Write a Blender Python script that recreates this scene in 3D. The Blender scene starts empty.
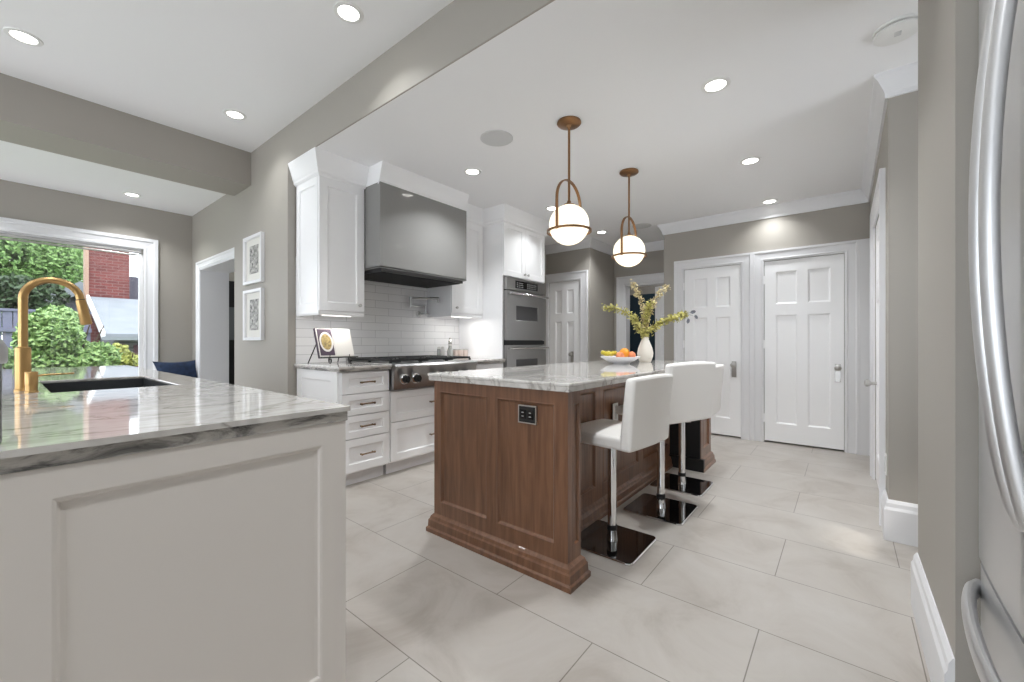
import bpy, bmesh, math, random
from mathutils import Vector, Matrix
S = bpy.context.scene
COL = S.collection
PI = math.pi
random.seed(7)

# ------------------------------------------------------------ camera
TH = math.radians(38.85)
FWD = Vector((math.cos(TH), math.sin(TH), 0)); RGT = Vector((math.sin(TH), -math.cos(TH), 0))
cd = bpy.data.cameras.new('camera'); cam = bpy.data.objects.new('camera', cd); COL.objects.link(cam)
cam.location = (0, 0, 1.09); cam.rotation_euler = (PI/2, 0, TH - PI/2)
cd.sensor_width = 36; cd.lens = 413/1024*36; cd.shift_y = 1/1024; cd.clip_start = 0.02
S.camera = cam
# ------------------------------------------------------------ view, world, sun
S.view_settings.view_transform = 'Standard'; S.view_settings.look = 'None'
S.view_settings.gamma = 1; S.view_settings.use_curve_mapping = False
S.view_settings.exposure = 0.22
S.cycles.use_denoising = True
try: S.cycles.denoiser = 'OPENIMAGEDENOISE'
except Exception: pass
S.cycles.max_bounces = 10; S.cycles.diffuse_bounces = 6; S.cycles.glossy_bounces = 5
S.cycles.transparent_max_bounces = 12; S.cycles.sample_clamp_indirect = 6
S.cycles.caustics_reflective = False; S.cycles.caustics_refractive = False
W = bpy.data.worlds.new('sky'); S.world = W; W.use_nodes = True
bg = W.node_tree.nodes['Background']; bg.inputs[0].default_value = (0.90, 0.96, 1.03, 1); bg.inputs[1].default_value = 3.7
sl = bpy.data.lights.new('sun', 'SUN'); sl.energy = 2.0; sl.angle = math.radians(3); sl.color = (1, .96, .9)
sun = bpy.data.objects.new('sun', sl); COL.objects.link(sun)
sun.rotation_euler = Vector((0.25, 0.75, -0.85)).to_track_quat('-Z', 'Y').to_euler()
CAN_W = 7.5       # power of one recessed lamp
# ------------------------------------------------------------ materials
def lin(c):
    return tuple((x/12.92 if x <= .04045 else ((x+.055)/1.055)**2.4) for x in [v/255 for v in c]) + (1,)
def mat(name, col, rough=.5, metal=0, **k):
    m = bpy.data.materials.new(name); m.use_nodes = True
    b = m.node_tree.nodes['Principled BSDF']
    b.inputs['Base Color'].default_value = lin(col)
    b.inputs['Roughness'].default_value = rough; b.inputs['Metallic'].default_value = metal
    if 'emit' in k:
        b.inputs['Emission Color'].default_value = lin(k['emit']); b.inputs['Emission Strength'].default_value = k['es']
    if 'spec' in k: b.inputs['Specular IOR Level'].default_value = k['spec']
    if 'coat' in k: b.inputs['Coat Weight'].default_value = k['coat']; b.inputs['Coat Roughness'].default_value = .03
    if k.get('noise'):
        amt, sc = k['noise']; nt = m.node_tree
        n = nt.nodes.new('ShaderNodeTexNoise'); n.inputs['Scale'].default_value = sc; n.inputs['Detail'].default_value = 4
        tc = nt.nodes.new('ShaderNodeTexCoord'); nt.links.new(tc.outputs['Object'], n.inputs['Vector'])
        r = nt.nodes.new('ShaderNodeValToRGB'); c = lin(col)
        r.color_ramp.elements[0].position = .3; r.color_ramp.elements[1].position = .7
        r.color_ramp.elements[0].color = tuple(v*(1-amt) for v in c[:3])+(1,)
        r.color_ramp.elements[1].color = tuple(min(1, v*(1+amt)) for v in c[:3])+(1,)
        nt.links.new(n.outputs['Fac'], r.inputs[0]); nt.links.new(r.outputs[0], b.inputs['Base Color'])
    if k.get('bump'):
        st, sc = k['bump']; nt = m.node_tree
        n = nt.nodes.new('ShaderNodeTexNoise'); n.inputs['Scale'].default_value = sc
        tc = nt.nodes.new('ShaderNodeTexCoord'); nt.links.new(tc.outputs['Object'], n.inputs['Vector'])
        bp = nt.nodes.new('ShaderNodeBump'); bp.inputs['Strength'].default_value = st; bp.inputs['Distance'].default_value = .002
        nt.links.new(n.outputs['Fac'], bp.inputs['Height']); nt.links.new(bp.outputs[0], b.inputs['Normal'])
    return m
def nodes(m): return m.node_tree, m.node_tree.nodes['Principled BSDF']
def ramp(nt, src, stops):
    r = nt.nodes.new('ShaderNodeValToRGB'); e = r.color_ramp.elements
    while len(e) < len(stops): e.new(.5)
    for i, (p, c) in enumerate(stops):
        e[i].position = p; e[i].color = c if len(c) == 4 else lin(c)
    nt.links.new(src, r.inputs[0]); return r
def mapping(nt, loc=(0,0,0), rot=(0,0,0), sc=(1,1,1), world=False):
    if world: src = nt.nodes.new('ShaderNodeNewGeometry').outputs['Position']
    else: src = nt.nodes.new('ShaderNodeTexCoord').outputs['Object']
    mp = nt.nodes.new('ShaderNodeMapping')
    mp.inputs['Location'].default_value = loc; mp.inputs['Rotation'].default_value = rot; mp.inputs['Scale'].default_value = sc
    nt.links.new(src, mp.inputs[0]); return mp.outputs[0]

M = {}
M['wall'] = mat('wall_paint', (165,160,152), .6, bump=(.15, 220))
M['ceiling'] = mat('ceiling_paint', (243,243,244), .8)
M['white'] = mat('white_cabinet_paint', (250,250,251), .35)
M['white_shade'] = mat('white_paint_shaded', (222,216,210), .4)  # white cabinet paint, greyed to put the peninsula's shade into the colour
M['trim'] = mat('white_trim_paint', (228,228,230), .4)
M['steel'] = mat('brushed_stainless', (182,182,182), .28, 1, bump=(.05, 400))
M['steel2'] = mat('fridge_stainless', (212,212,213), .34, .8)
M['chrome'] = mat('chrome', (225,225,225), .06, 1)
M['nickel'] = mat('nickel', (196,194,191), .34, 1)
M['brass'] = mat('brushed_gold', (196,160,108), .34, 1)
M['bronze'] = mat('aged_brass', (148,112,80), .33, 1)
M['pullm'] = mat('bronze_pull', (120,96,72), .35, 1)
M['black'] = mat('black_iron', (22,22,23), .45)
M['blackgl'] = mat('black_glass', (8,8,9), .05)
M['oven_glass'] = mat('oven_glass', (78,78,80), .12)
M['hood'] = mat('hood_grey', (134,133,131), .45, 0, coat=.7)
M['hoodside'] = M['hood']
M['leather'] = mat('white_leather', (240,237,233), .42, bump=(.1, 300))
M['globe'] = mat('opal_glass', (250,245,235), .2, emit=(255,240,210), es=1.0)
M['lens'] = mat('lamp_lens', (255,255,255), .5, emit=(255,252,245), es=9)
M['strip'] = mat('strip_lens', (255,255,255), .5, emit=(255,252,245), es=3)
M['navy'] = mat('navy_velvet', (30,48,78), .8, noise=(.35, 25))
M['sink'] = mat('dark_composite', (58,60,62), .35)
M['grille'] = mat('speaker_grille', (205,205,205), .8)
M['plastic'] = mat('white_plastic', (232,232,230), .4)
M['vase'] = mat('matte_vase', (226,220,210), .55, bump=(.3, 60))
M['bowl'] = mat('bowl_ceramic', (232,232,236), .3)
M['orange'] = mat('orange_peel', (235,155,40), .45, bump=(.4, 200))
M['peach'] = mat('peach_skin', (228,140,95), .5, noise=(.25, 14))
M['grape'] = mat('green_grape', (206,188,66), .3)
M['stem'] = mat('woody_stem', (112,104,62), .7)
M['blossom'] = mat('yellow_green_leaves', (196,190,116), .6, noise=(.35, 30))
M['blossomp'] = mat('cream_blossom', (214,200,158), .6)
M['greyleaf'] = mat('grey_leaves', (112,114,122), .6)
M['fence'] = mat('fence_paint', (96,98,118), .8)
M['bark'] = mat('bark', (72,58,46), .9)
M['roofw'] = mat('pale_roof', (118,124,130), .85, noise=(.08, 3))
M['siding'] = mat('grey_siding', (92,90,102), .8)
M['maroon'] = mat('maroon_door', (72,32,52), .6)
M['grass'] = mat('lawn', (90,120,60), .9, noise=(.3, 4))
M['navywall'] = mat('dark_blue_paint', (22,48,62), .5)
M['rubber'] = mat('black_rubber', (18,18,18), .5)
M['paper'] = mat('book_paper', (212,208,202), .7)
M['bookdark'] = mat('book_cover', (66,48,66), .5)
M['food'] = mat('food_print', (158,136,84), .6, noise=(.5, 70))
M['mat'] = mat('picture_mat', (226,224,218), .7)
M['clearg'] = mat('bottle_glass', (210,212,208), .1, 0); nodes(M['clearg'])[1].inputs['Transmission Weight'].default_value = .6
M['plate'] = mat('black_chrome', (10,8,8), .03, 0, coat=1.0)
M['dark'] = mat('charcoal_door', (20,20,22), .4)
M['greyglass'] = mat('grey_pane', (105,108,110), .2)
M['pinkbox'] = mat('pink_jar', (206,190,182), .5)
M['bag'] = mat('filter_steel', (90,90,92), .35, 1)
def leafmat(name, a, b):
    m = mat(name, a, .6); nt, bs = nodes(m)
    oi = mapping(nt, sc=(6,6,6)); n = nt.nodes.new('ShaderNodeTexNoise'); nt.links.new(oi, n.inputs['Vector'])
    r = ramp(nt, n.outputs['Fac'], [(.35, a), (.65, b)]); nt.links.new(r.outputs[0], bs.inputs['Base Color']); return m
M['tree'] = leafmat('tree_leaves', (56,92,44), (128,160,92))
M['shrub'] = leafmat('shrub_leaves', (70,112,50), (156,184,116))
# picture print: grey sketchy noise
def printmat():
    m = mat('grey_print', (150,150,150), .6); nt, bs = nodes(m)
    n = nt.nodes.new('ShaderNodeTexNoise'); n.inputs['Scale'].default_value = 28; n.inputs['Detail'].default_value = 8
    nt.links.new(mapping(nt), n.inputs['Vector'])
    r = ramp(nt, n.outputs['Fac'], [(.38, (96,96,94)), (.52, (160,158,154)), (.66, (214,212,206))]); nt.links.new(r.outputs[0], bs.inputs['Base Color'])
    return m
M['print'] = printmat()
# marble / quartzite
def marble(name, base, mid, vein):
    m = mat(name, base, .05, 0); nt, bs = nodes(m)
    v = mapping(nt, world=True, rot=(0,0,.35), sc=(.8,1.7,1))
    d = nt.nodes.new('ShaderNodeTexNoise'); d.inputs['Scale'].default_value = 2.0; d.inputs['Detail'].default_value = 6; d.inputs['Roughness'].default_value = .55; d.inputs['Distortion'].default_value = 1.3
    nt.links.new(v, d.inputs['Vector'])
    r = ramp(nt, d.outputs['Fac'], [(.28, mid), (.42, base), (.485, base), (.51, vein), (.53, base), (.62, base), (.78, mid)])
    n2 = nt.nodes.new('ShaderNodeTexNoise'); n2.inputs['Scale'].default_value = 5; n2.inputs['Detail'].default_value = 5; n2.inputs['Distortion'].default_value = 1.5
    nt.links.new(v, n2.inputs['Vector'])
    r2 = ramp(nt, n2.outputs['Fac'], [(.40, (255,255,255)), (.50, (222,220,218)), (.60, (255,255,255))])
    mx = nt.nodes.new('ShaderNodeMix'); mx.data_type = 'RGBA'; mx.blend_type = 'MULTIPLY'; mx.inputs[0].default_value = .6
    nt.links.new(r.outputs[0], mx.inputs[6]); nt.links.new(r2.outputs[0], mx.inputs[7])
    nt.links.new(mx.outputs[2], bs.inputs['Base Color'])
    bs.inputs['Specular IOR Level'].default_value = .75
    return m
M['marble'] = marble('quartzite', (212,209,205), (190,187,182), (166,161,155))
def edgestone():
    m = mat('quartzite_edge', (190,187,182), .18); nt, bs = nodes(m)
    v = mapping(nt, world=True, sc=(5,5,16))
    d = nt.nodes.new('ShaderNodeTexNoise'); d.inputs['Scale'].default_value = 1.3; d.inputs['Detail'].default_value = 8; d.inputs['Roughness'].default_value = .7; d.inputs['Distortion'].default_value = 1.2
    nt.links.new(v, d.inputs['Vector'])
    r = ramp(nt, d.outputs['Fac'], [(.36, (72,72,70)), (.46, (140,137,133)), (.56, (188,184,178)), (.7, (206,202,196))])
    nt.links.new(r.outputs[0], bs.inputs['Base Color']); return m
M['stone_edge'] = edgestone()
# wood
def wood():
    m = mat('walnut_stain', (110,66,42), .32, 0, coat=.3); nt, bs = nodes(m)
    v = mapping(nt, world=True, sc=(9,9,.7))
    d = nt.nodes.new('ShaderNodeTexNoise'); d.inputs['Scale'].default_value = 5; d.inputs['Detail'].default_value = 8; d.inputs['Distortion'].default_value = .6
    nt.links.new(v, d.inputs['Vector'])
    r = ramp(nt, d.outputs['Fac'], [(.3, (96,64,44)), (.5, (114,78,55)), (.72, (130,92,66))])
    nt.links.new(r.outputs[0], bs.inputs['Base Color']); return m
M['wood'] = wood()
# floor tiles
def floormat():
    m = mat('floor_tile', (200,194,186), .3); nt, bs = nodes(m)
    geo = nt.nodes.new('ShaderNodeNewGeometry'); sp = nt.nodes.new('ShaderNodeSeparateXYZ'); nt.links.new(geo.outputs['Position'], sp.inputs[0])
    cb = nt.nodes.new('ShaderNodeCombineXYZ')
    a = nt.nodes.new('ShaderNodeMath'); a.operation = 'ADD'; a.inputs[1].default_value = .206+9.18; nt.links.new(sp.outputs[1], a.inputs[0])
    b = nt.nodes.new('ShaderNodeMath'); b.operation = 'ADD'; b.inputs[1].default_value = -1.348+9.18; nt.links.new(sp.outputs[0], b.inputs[0])
    nt.links.new(a.outputs[0], cb.inputs[0]); nt.links.new(b.outputs[0], cb.inputs[1])
    br = nt.nodes.new('ShaderNodeTexBrick'); nt.links.new(cb.outputs[0], br.inputs['Vector'])
    br.inputs['Scale'].default_value = 1; br.inputs['Brick Width'].default_value = .918; br.inputs['Row Height'].default_value = .459
    br.inputs['Mortar Size'].default_value = .0022; br.inputs['Mortar Smooth'].default_value = .2; br.inputs['Bias'].default_value = 0
    br.inputs['Color1'].default_value = lin((193,188,182)); br.inputs['Color2'].default_value = lin((186,181,175)); br.inputs['Mortar'].default_value = lin((132,126,119))
    n = nt.nodes.new('ShaderNodeTexNoise'); n.inputs['Scale'].default_value = 2.6; n.inputs['Detail'].default_value = 9; n.inputs['Roughness'].default_value = .62; n.inputs['Distortion'].default_value = .8
    nt.links.new(geo.outputs['Position'], n.inputs['Vector'])
    r = ramp(nt, n.outputs['Fac'], [(.3, (222,217,212)), (.5, (244,242,240)), (.72, (255,255,255))])
    mx = nt.nodes.new('ShaderNodeMix'); mx.data_type = 'RGBA'; mx.blend_type = 'MULTIPLY'; mx.inputs[0].default_value = 1
    nt.links.new(br.outputs['Color'], mx.inputs[6]); nt.links.new(r.outputs[0], mx.inputs[7]); nt.links.new(mx.outputs[2], bs.inputs['Base Color'])
    bs.inputs['Specular IOR Level'].default_value = .35
    return m
M['floor'] = floormat()
def brickmat(name, w, h, c1, c2, mo, ms, rough, axes=(0, 2), off=(0, 0), bump=.4, noise=False):
    m = mat(name, c1, rough); nt, bs = nodes(m)
    geo = nt.nodes.new('ShaderNodeNewGeometry'); sp = nt.nodes.new('ShaderNodeSeparateXYZ'); nt.links.new(geo.outputs['Position'], sp.inputs[0])
    cb = nt.nodes.new('ShaderNodeCombineXYZ')
    for i in (0, 1):
        a = nt.nodes.new('ShaderNodeMath'); a.operation = 'ADD'; a.inputs[1].default_value = off[i]; nt.links.new(sp.outputs[axes[i]], a.inputs[0]); nt.links.new(a.outputs[0], cb.inputs[i])
    br = nt.nodes.new('ShaderNodeTexBrick'); nt.links.new(cb.outputs[0], br.inputs['Vector'])
    br.inputs['Scale'].default_value = 1; br.inputs['Brick Width'].default_value = w; br.inputs['Row Height'].default_value = h
    br.inputs['Mortar Size'].default_value = ms; br.inputs['Color1'].default_value = lin(c1); br.inputs['Color2'].default_value = lin(c2); br.inputs['Mortar'].default_value = lin(mo)
    nt.links.new(br.outputs['Color'], bs.inputs['Base Color'])
    bp = nt.nodes.new('ShaderNodeBump'); bp.invert = True; bp.inputs['Strength'].default_value = bump; bp.inputs['Distance'].default_value = .002
    nt.links.new(br.outputs['Fac'], bp.inputs['Height']); nt.links.new(bp.outputs[0], bs.inputs['Normal'])
    return m
M['subway'] = brickmat('subway_tile', .30, .0735, (236,236,236), (232,232,233), (196,196,197), .0022, .12, off=(.1, -.91))
M['brick'] = brickmat('red_brick', .22, .075, (104,50,48), (86,40,40), (108,88,84), .008, .9)
def glassmat():
    m = bpy.data.materials.new('window_glass'); m.use_nodes = True; nt = m.node_tree; nt.nodes.clear()
    o = nt.nodes.new('ShaderNodeOutputMaterial'); mx = nt.nodes.new('ShaderNodeMixShader'); t = nt.nodes.new('ShaderNodeBsdfTransparent'); g = nt.nodes.new('ShaderNodeBsdfGlossy')
    g.inputs['Roughness'].default_value = .02; mx.inputs[0].default_value = .06
    nt.links.new(t.outputs[0], mx.inputs[1]); nt.links.new(g.outputs[0], mx.inputs[2]); nt.links.new(mx.outputs[0], o.inputs[0]); return m
M['glass'] = glassmat()

# ------------------------------------------------------------ mesh helpers
def V(*a): return Vector(a)
def box(bm, x0, x1, y0, y1, z0, z1):
    x0, x1 = min(x0, x1), max(x0, x1); y0, y1 = min(y0, y1), max(y0, y1); z0, z1 = min(z0, z1), max(z0, z1)
    v = [bm.verts.new(p) for p in [(x0,y0,z0),(x1,y0,z0),(x1,y1,z0),(x0,y1,z0),(x0,y0,z1),(x1,y0,z1),(x1,y1,z1),(x0,y1,z1)]]
    for f in [(0,3,2,1),(4,5,6,7),(0,1,5,4),(1,2,6,5),(2,3,7,6),(3,0,4,7)]: bm.faces.new([v[i] for i in f])
    return bm
def B(*a):
    bm = bmesh.new()
    for b in a: box(bm, *b)
    return bm
def lathe(bm, cx, cy, prof, n=28, cap=True, axis='z'):
    rings = []
    for r, z in prof:
        ring = []
        for i in range(n):
            t = 2*PI*i/n
            if axis == 'z': p = (cx + r*math.cos(t), cy + r*math.sin(t), z)
            elif axis == 'y': p = (cx + r*math.cos(t), z, cy + r*math.sin(t))
            else: p = (z, cx + r*math.cos(t), cy + r*math.sin(t))
            ring.append(bm.verts.new(p))
        rings.append(ring)
    for a, b in zip(rings, rings[1:]):
        for i in range(n):
            j = (i+1) % n
            bm.faces.new((a[i], a[j], b[j], b[i]))
    if cap:
        if prof[0][0] > 1e-6: bm.faces.new(rings[0][::-1])
        if prof[-1][0] > 1e-6: bm.faces.new(rings[-1])
    return bm
def tube(bm, pts, r, n=10, flat=None):
    """sweep a circle (or flat ellipse r x flat) along points; r may be a list"""
    pts = [Vector(p) for p in pts]; m = len(pts); rings = []; up = None
    for i, p in enumerate(pts):
        t = (pts[min(i+1, m-1)] - pts[max(i-1, 0)]).normalized()
        if up is None:
            up = Vector((0,0,1)) if abs(t.z) < .9 else Vector((1,0,0))
        s = t.cross(up).normalized(); up = s.cross(t).normalized()
        rr = r[i] if isinstance(r, (list, tuple)) else r
        r2 = flat if flat else rr
        rings.append([bm.verts.new(p + s*rr*math.cos(2*PI*k/n) + up*r2*math.sin(2*PI*k/n)) for k in range(n)])
    for a, b in zip(rings, rings[1:]):
        for k in range(n):
            j = (k+1) % n; bm.faces.new((a[k], a[j], b[j], b[k]))
    bm.faces.new(rings[0][::-1]); bm.faces.new(rings[-1])
    return bm
def ball(bm, c, r, sub=2, sc=(1,1,1)):
    res = bmesh.ops.create_icosphere(bm, subdivisions=sub, radius=r)
    for v in res['verts']: v.co = Vector((v.co.x*sc[0], v.co.y*sc[1], v.co.z*sc[2])) + Vector(c)
    return bm
def disc_rot(bm, verts, mtx):
    for v in verts: v.co = mtx @ v.co
class Fr:
    def __init__(s, o, U, Vv):
        s.o = Vector(o); s.U = Vector(U); s.V = Vector(Vv); s.N = s.U.cross(s.V)
    def p(s, u, v, n=0): return s.o + s.U*u + s.V*v + s.N*n
def fbox(bm, F, u0, u1, v0, v1, n0, n1):
    c = [(u0,v0,n0),(u1,v0,n0),(u1,v1,n0),(u0,v1,n0),(u0,v0,n1),(u1,v0,n1),(u1,v1,n1),(u0,v1,n1)]
    v = [bm.verts.new(F.p(*q)) for q in c]
    for f in [(0,3,2,1),(4,5,6,7),(0,1,5,4),(1,2,6,5),(2,3,7,6),(3,0,4,7)]: bm.faces.new([v[i] for i in f])
    return bm
SHK = [(0,0),(.004,-.002),(.006,-.010),(.012,-.0115)]
def panel(bm, F, w, h, t, rects, prof=SHK):
    """slab w x h x t with pressed-in rectangular panels on its front"""
    us = sorted({0, w} | {r[0] for r in rects} | {r[1] for r in rects})
    vs = sorted({0, h} | {r[2] for r in rects} | {r[3] for r in rects})
    q = lambda *P: bm.faces.new([bm.verts.new(F.p(*x)) for x in P])
    for i in range(len(us)-1):
        for j in range(len(vs)-1):
            a, b, c, d = us[i], us[i+1], vs[j], vs[j+1]
            mu, mv = (a+b)/2, (c+d)/2
            if any(r[0] < mu < r[1] and r[2] < mv < r[3] for r in rects): continue
            q((a,c,t),(b,c,t),(b,d,t),(a,d,t))
    for r in rects:
        prev = None
        for ins, dep in prof:
            cur = [(r[0]+ins, r[2]+ins, t+dep), (r[1]-ins, r[2]+ins, t+dep), (r[1]-ins, r[3]-ins, t+dep), (r[0]+ins, r[3]-ins, t+dep)]
            if prev:
                for k in range(4): q(prev[k], prev[(k+1) % 4], cur[(k+1) % 4], cur[k])
            prev = cur
        q(*prev)
    q((0,0,0),(0,h,0),(w,h,0),(w,0,0))
    q((0,0,0),(w,0,0),(w,0,t),(0,0,t)); q((w,0,0),(w,h,0),(w,h,t),(w,0,t))
    q((w,h,0),(0,h,0),(0,h,t),(w,h,t)); q((0,h,0),(0,0,0),(0,0,t),(0,h,t))
    return bm
def sweep(bm, path, prof, closed=False):
    """extrude a profile [(out, z)] along a horizontal path [(x, y)], out = to the right-hand side; mitred"""
    n = len(path); P = [Vector((x, y)) for x, y in path]; rings = []
    for i in range(n):
        def nrm(a, b):
            d = (b-a).normalized(); return Vector((d.y, -d.x))
        if closed: n1, n2 = nrm(P[i-1], P[i]), nrm(P[i], P[(i+1) % n])
        else:
            n1 = nrm(P[i-1], P[i]) if i > 0 else nrm(P[i], P[i+1])
            n2 = nrm(P[i], P[i+1]) if i < n-1 else n1
        m = (n1+n2); m = m/ max(.2, (1+n1.dot(n2)))
        rings.append([bm.verts.new((P[i].x+m.x*o, P[i].y+m.y*o, z)) for o, z in prof])
    L = len(prof); rng = range(n) if closed else range(n-1)
    for i in rng:
        a, b = rings[i], rings[(i+1) % n]
        for k in range(L):
            j = (k+1) % L
            bm.faces.new((a[k], b[k], b[j], a[j]))
    if not closed:
        bm.faces.new(rings[0]); bm.faces.new(rings[-1][::-1])
    return bm
def obj(name, bm, m, parent=None, bevel=0, smooth=False, seg=2, sub=0, mats=None):
    bmesh.ops.remove_doubles(bm, verts=bm.verts, dist=1e-5)
    bmesh.ops.recalc_face_normals(bm, faces=bm.faces)
    root = parent
    while root is not None and root.parent is not None: root = root.parent
    if root is not None: off = Vector(root['_o'])
    else:
        xs = [v.co for v in bm.verts]
        mn = Vector([min(c[i] for c in xs) for i in range(3)]); mx = Vector([max(c[i] for c in xs) for i in range(3)])
        off = Vector(((mn.x+mx.x)/2, (mn.y+mx.y)/2, mn.z))
    for v in bm.verts: v.co -= off
    me = bpy.data.meshes.new(name); bm.to_mesh(me); bm.free()
    o = bpy.data.objects.new(name, me); COL.objects.link(o)
    me.materials.append(M[m] if isinstance(m, str) else m)
    for x in (mats or []): me.materials.append(M[x])
    if parent is None: o.location = off; o['_o'] = tuple(off)
    else: o.parent = parent
    if smooth:
        me.polygons.foreach_set('use_smooth', [True]*len(me.polygons))
        try: me.set_sharp_from_angle(angle=math.radians(40))
        except Exception: pass
    if bevel:
        b = o.modifiers.new('bevel', 'BEVEL'); b.width = bevel; b.segments = seg; b.limit_method = 'ANGLE'; b.angle_limit = math.radians(40)
        if not smooth: b.harden_normals = False
    if sub:
        s = o.modifiers.new('sub', 'SUBSURF'); s.levels = sub; s.render_levels = sub
    return o
def thing(name, label, cat, loc, group=None):
    o = bpy.data.objects.new(name, None); COL.objects.link(o); o.empty_display_size = .1
    o.location = loc; o['_o'] = tuple(loc); o['label'] = label; o['category'] = cat
    if group: o['group'] = group
    return o
def tag(o, label, cat, group=None, kind=None):
    o['label'] = label; o['category'] = cat
    if group: o['group'] = group
    if kind: o['kind'] = kind
    return o
def struct(name, bm, m, **k):
    o = obj(name, bm, m, **k); o['kind'] = 'structure'; return o
def sthing(name, loc, label=None, cat=None):
    o = bpy.data.objects.new(name, None); COL.objects.link(o); o.location = loc; o['_o'] = tuple(loc); o['kind'] = 'structure'
    if label: o['label'] = label; o['category'] = cat
    return o
def dup(root, loc, label=None, rz=None):
    r = root.copy(); COL.objects.link(r); r.location = loc
    if rz is not None: r.rotation_euler = (0, 0, rz)
    if label: r['label'] = label
    for ch in list(root.children):
        c = ch.copy(); COL.objects.link(c); c.parent = r
        for g in ch.children:
            d = g.copy(); COL.objects.link(d); d.parent = c
    return r

def ringframe(bm, F, w, h, prof):
    cs = [lambda o: (-o, -o), lambda o: (w+o, -o), lambda o: (w+o, h+o), lambda o: (-o, h+o)]
    R = [[bm.verts.new(F.p(*c(o), d)) for o, d in prof] for c in cs]
    for i in range(4):
        a, b = R[i], R[(i+1) % 4]
        for k in range(len(prof)): bm.faces.new((a[k], b[k], b[(k+1) % len(prof)], a[(k+1) % len(prof)]))
    return bm
# ============================================================ ROOM SHELL
KC = 2.56      # kitchen ceiling
HC = 2.875     # high ceiling of the sink side
FC = 2.71      # ceiling beyond the beam
BX = 5.25      # back wall
RY = 3.57      # range wall
HY = -.188     # hallway side wall
struct('floor', B((-3.3, 9.0, -2.2, 7.6, -.12, 0)), 'floor')
struct('ceiling', B((1.50, 9.0, -2.2, RY, KC, KC+.42)), 'ceiling')
struct('ceiling', B((-3.3, 1.49, -2.2, 4.36, HC, HC+.1)), 'ceiling')
struct('ceiling', B((-3.3, 1.56, 4.81, 6.55, FC, FC+.265)), 'ceiling')
struct('ceiling', B((1.62, 3.6, RY+.1, 7.6, KC+.2, KC+.42)), 'ceiling')
struct('trim_1', B((-3.3, 1.49, 4.36, 4.81, 2.566, HC+.1)), 'wall')            # beam across
# painted skin of the drop between the two ceilings
struct('trim_2', B((1.49, 1.50, -2.2, RY, KC, HC+.1)), 'wall')
# picture wall (block between range wall and doorway wall)
struct('wall_pictures', B((1.49, 1.60, RY, 4.80, 0, HC+.1)), 'wall')
# range wall
struct('wall_range', B((1.60, 6.3, RY, RY+.1, 0, KC)), 'wall')
# doorway wall with opening y 5.0..6.2, z..1.985
struct('wall_doorway', B((1.56, 1.855, 6.2, 6.55, 0, FC), (1.56, 1.855, 4.80, 4.92, 0, FC), (1.56, 1.855, 4.92, 6.2, 1.985, FC)), 'wall')
# window wall
WX0, WX1, WZ0, WZ1 = -1.1, 1.085, .70, 2.20
struct('wall_window', B((-3.3, WX0, 6.55, 6.75, 0, FC+.2), (WX1, 1.9, 6.55, 6.75, 0, FC+.2), (WX0, WX1, 6.55, 6.75, 0, WZ0), (WX0, WX1, 6.55, 6.75, WZ1, FC+.2)), 'wall')
# beyond doorway
struct('wall_beyond', B((1.856, 3.6, 7.35, 7.45, 0, KC+.2), (3.6, 3.7, RY+.1, 7.45, 0, KC+.2)), 'wall')
dd = sthing('door_5', (2.25, 7.3, 0)); obj('door_leaf', B((1.88, 2.7, 7.29, 7.34, .02, 2.02)), 'dark', dd)
obj('door_pane', B((1.95, 2.6, 7.275, 7.292, 1.12, 1.62)), 'greyglass', dd)
# back wall x=5.25 with two doors
def doorcasing(F, w, h, cw=.11, d=.028):
    """casing round an opening of w x h; F origin at the opening's bottom left"""
    bm = bmesh.new()
    prof = [(0, .012), (.02, .02), (.03, .016), (cw-.03, .02), (cw-.02, d), (cw, d)]
    def lay(n, pts):  # pts: list of outer path as function of offset o
        rings = [[bm.verts.new(F.p(*pt(o), dd)) for o, dd in prof] for pt in pts]
        base = [[bm.verts.new(F.p(*pt(o), 0)) for o, dd in (prof[0], prof[-1])] for pt in pts]
        for i in range(len(pts)-1):
            for k in range(len(prof)-1): bm.faces.new((rings[i][k], rings[i+1][k], rings[i+1][k+1], rings[i][k+1]))
            bm.faces.new((rings[i][0], base[i][0], base[i+1][0], rings[i+1][0])); bm.faces.new((rings[i][-1], rings[i+1][-1], base[i+1][1], base[i][1]))
    lay(0, [lambda o: (-o, 0), lambda o: (-o, h+o), lambda o: (w+o, h+o), lambda o: (w+o, 0)])
    return bm
PDOOR = [(0,0),(.006,-.004),(.014,-.012),(.022,-.013),(.045,-.006),(.05,-.006)]
def fourpanel(F, w, h, t=.036, split=(.70, .745)):
    s = .105; m = .045; c = w/2
    rects = []
    for a, b in ((s, c-m), (c+m, w-s)):
        rects.append((a, b, .20*h/2, split[0]*h)); rects.append((a, b, split[1]*h + .03, h-.12))
    return panel(bmesh.new(), F, w, h, t, rects, [(0,0),(.008,-.006),(.014,-.012),(.02,-.013)])
def knobset(F, u, v, parent, plate=True, m='nickel'):
    if plate:
        bm = bmesh.new(); fbox(bm, F, u-.024, u+.024, v-.11, v+.07, 0, .004)
        o = obj('knob_plate', bm, m, parent, bevel=.003)
    bm = bmesh.new(); prof = [(.012, 0), (.011, .03), (.022, .04), (.029, .052), (.028, .064), (.016, .072), (.0001, .074)]
    rings = []
    for r, n in prof:
        rings.append([bm.verts.new(F.p(u + r*math.cos(2*PI*i/18), v + .03 + r*math.sin(2*PI*i/18), n)) for i in range(18)])
    for a, b in zip(rings, rings[1:]):
        for i in range(18): bm.faces.new((a[i], a[(i+1) % 18], b[(i+1) % 18], b[i]))
    obj('door_knob', bm, m, parent, smooth=True)
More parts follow.
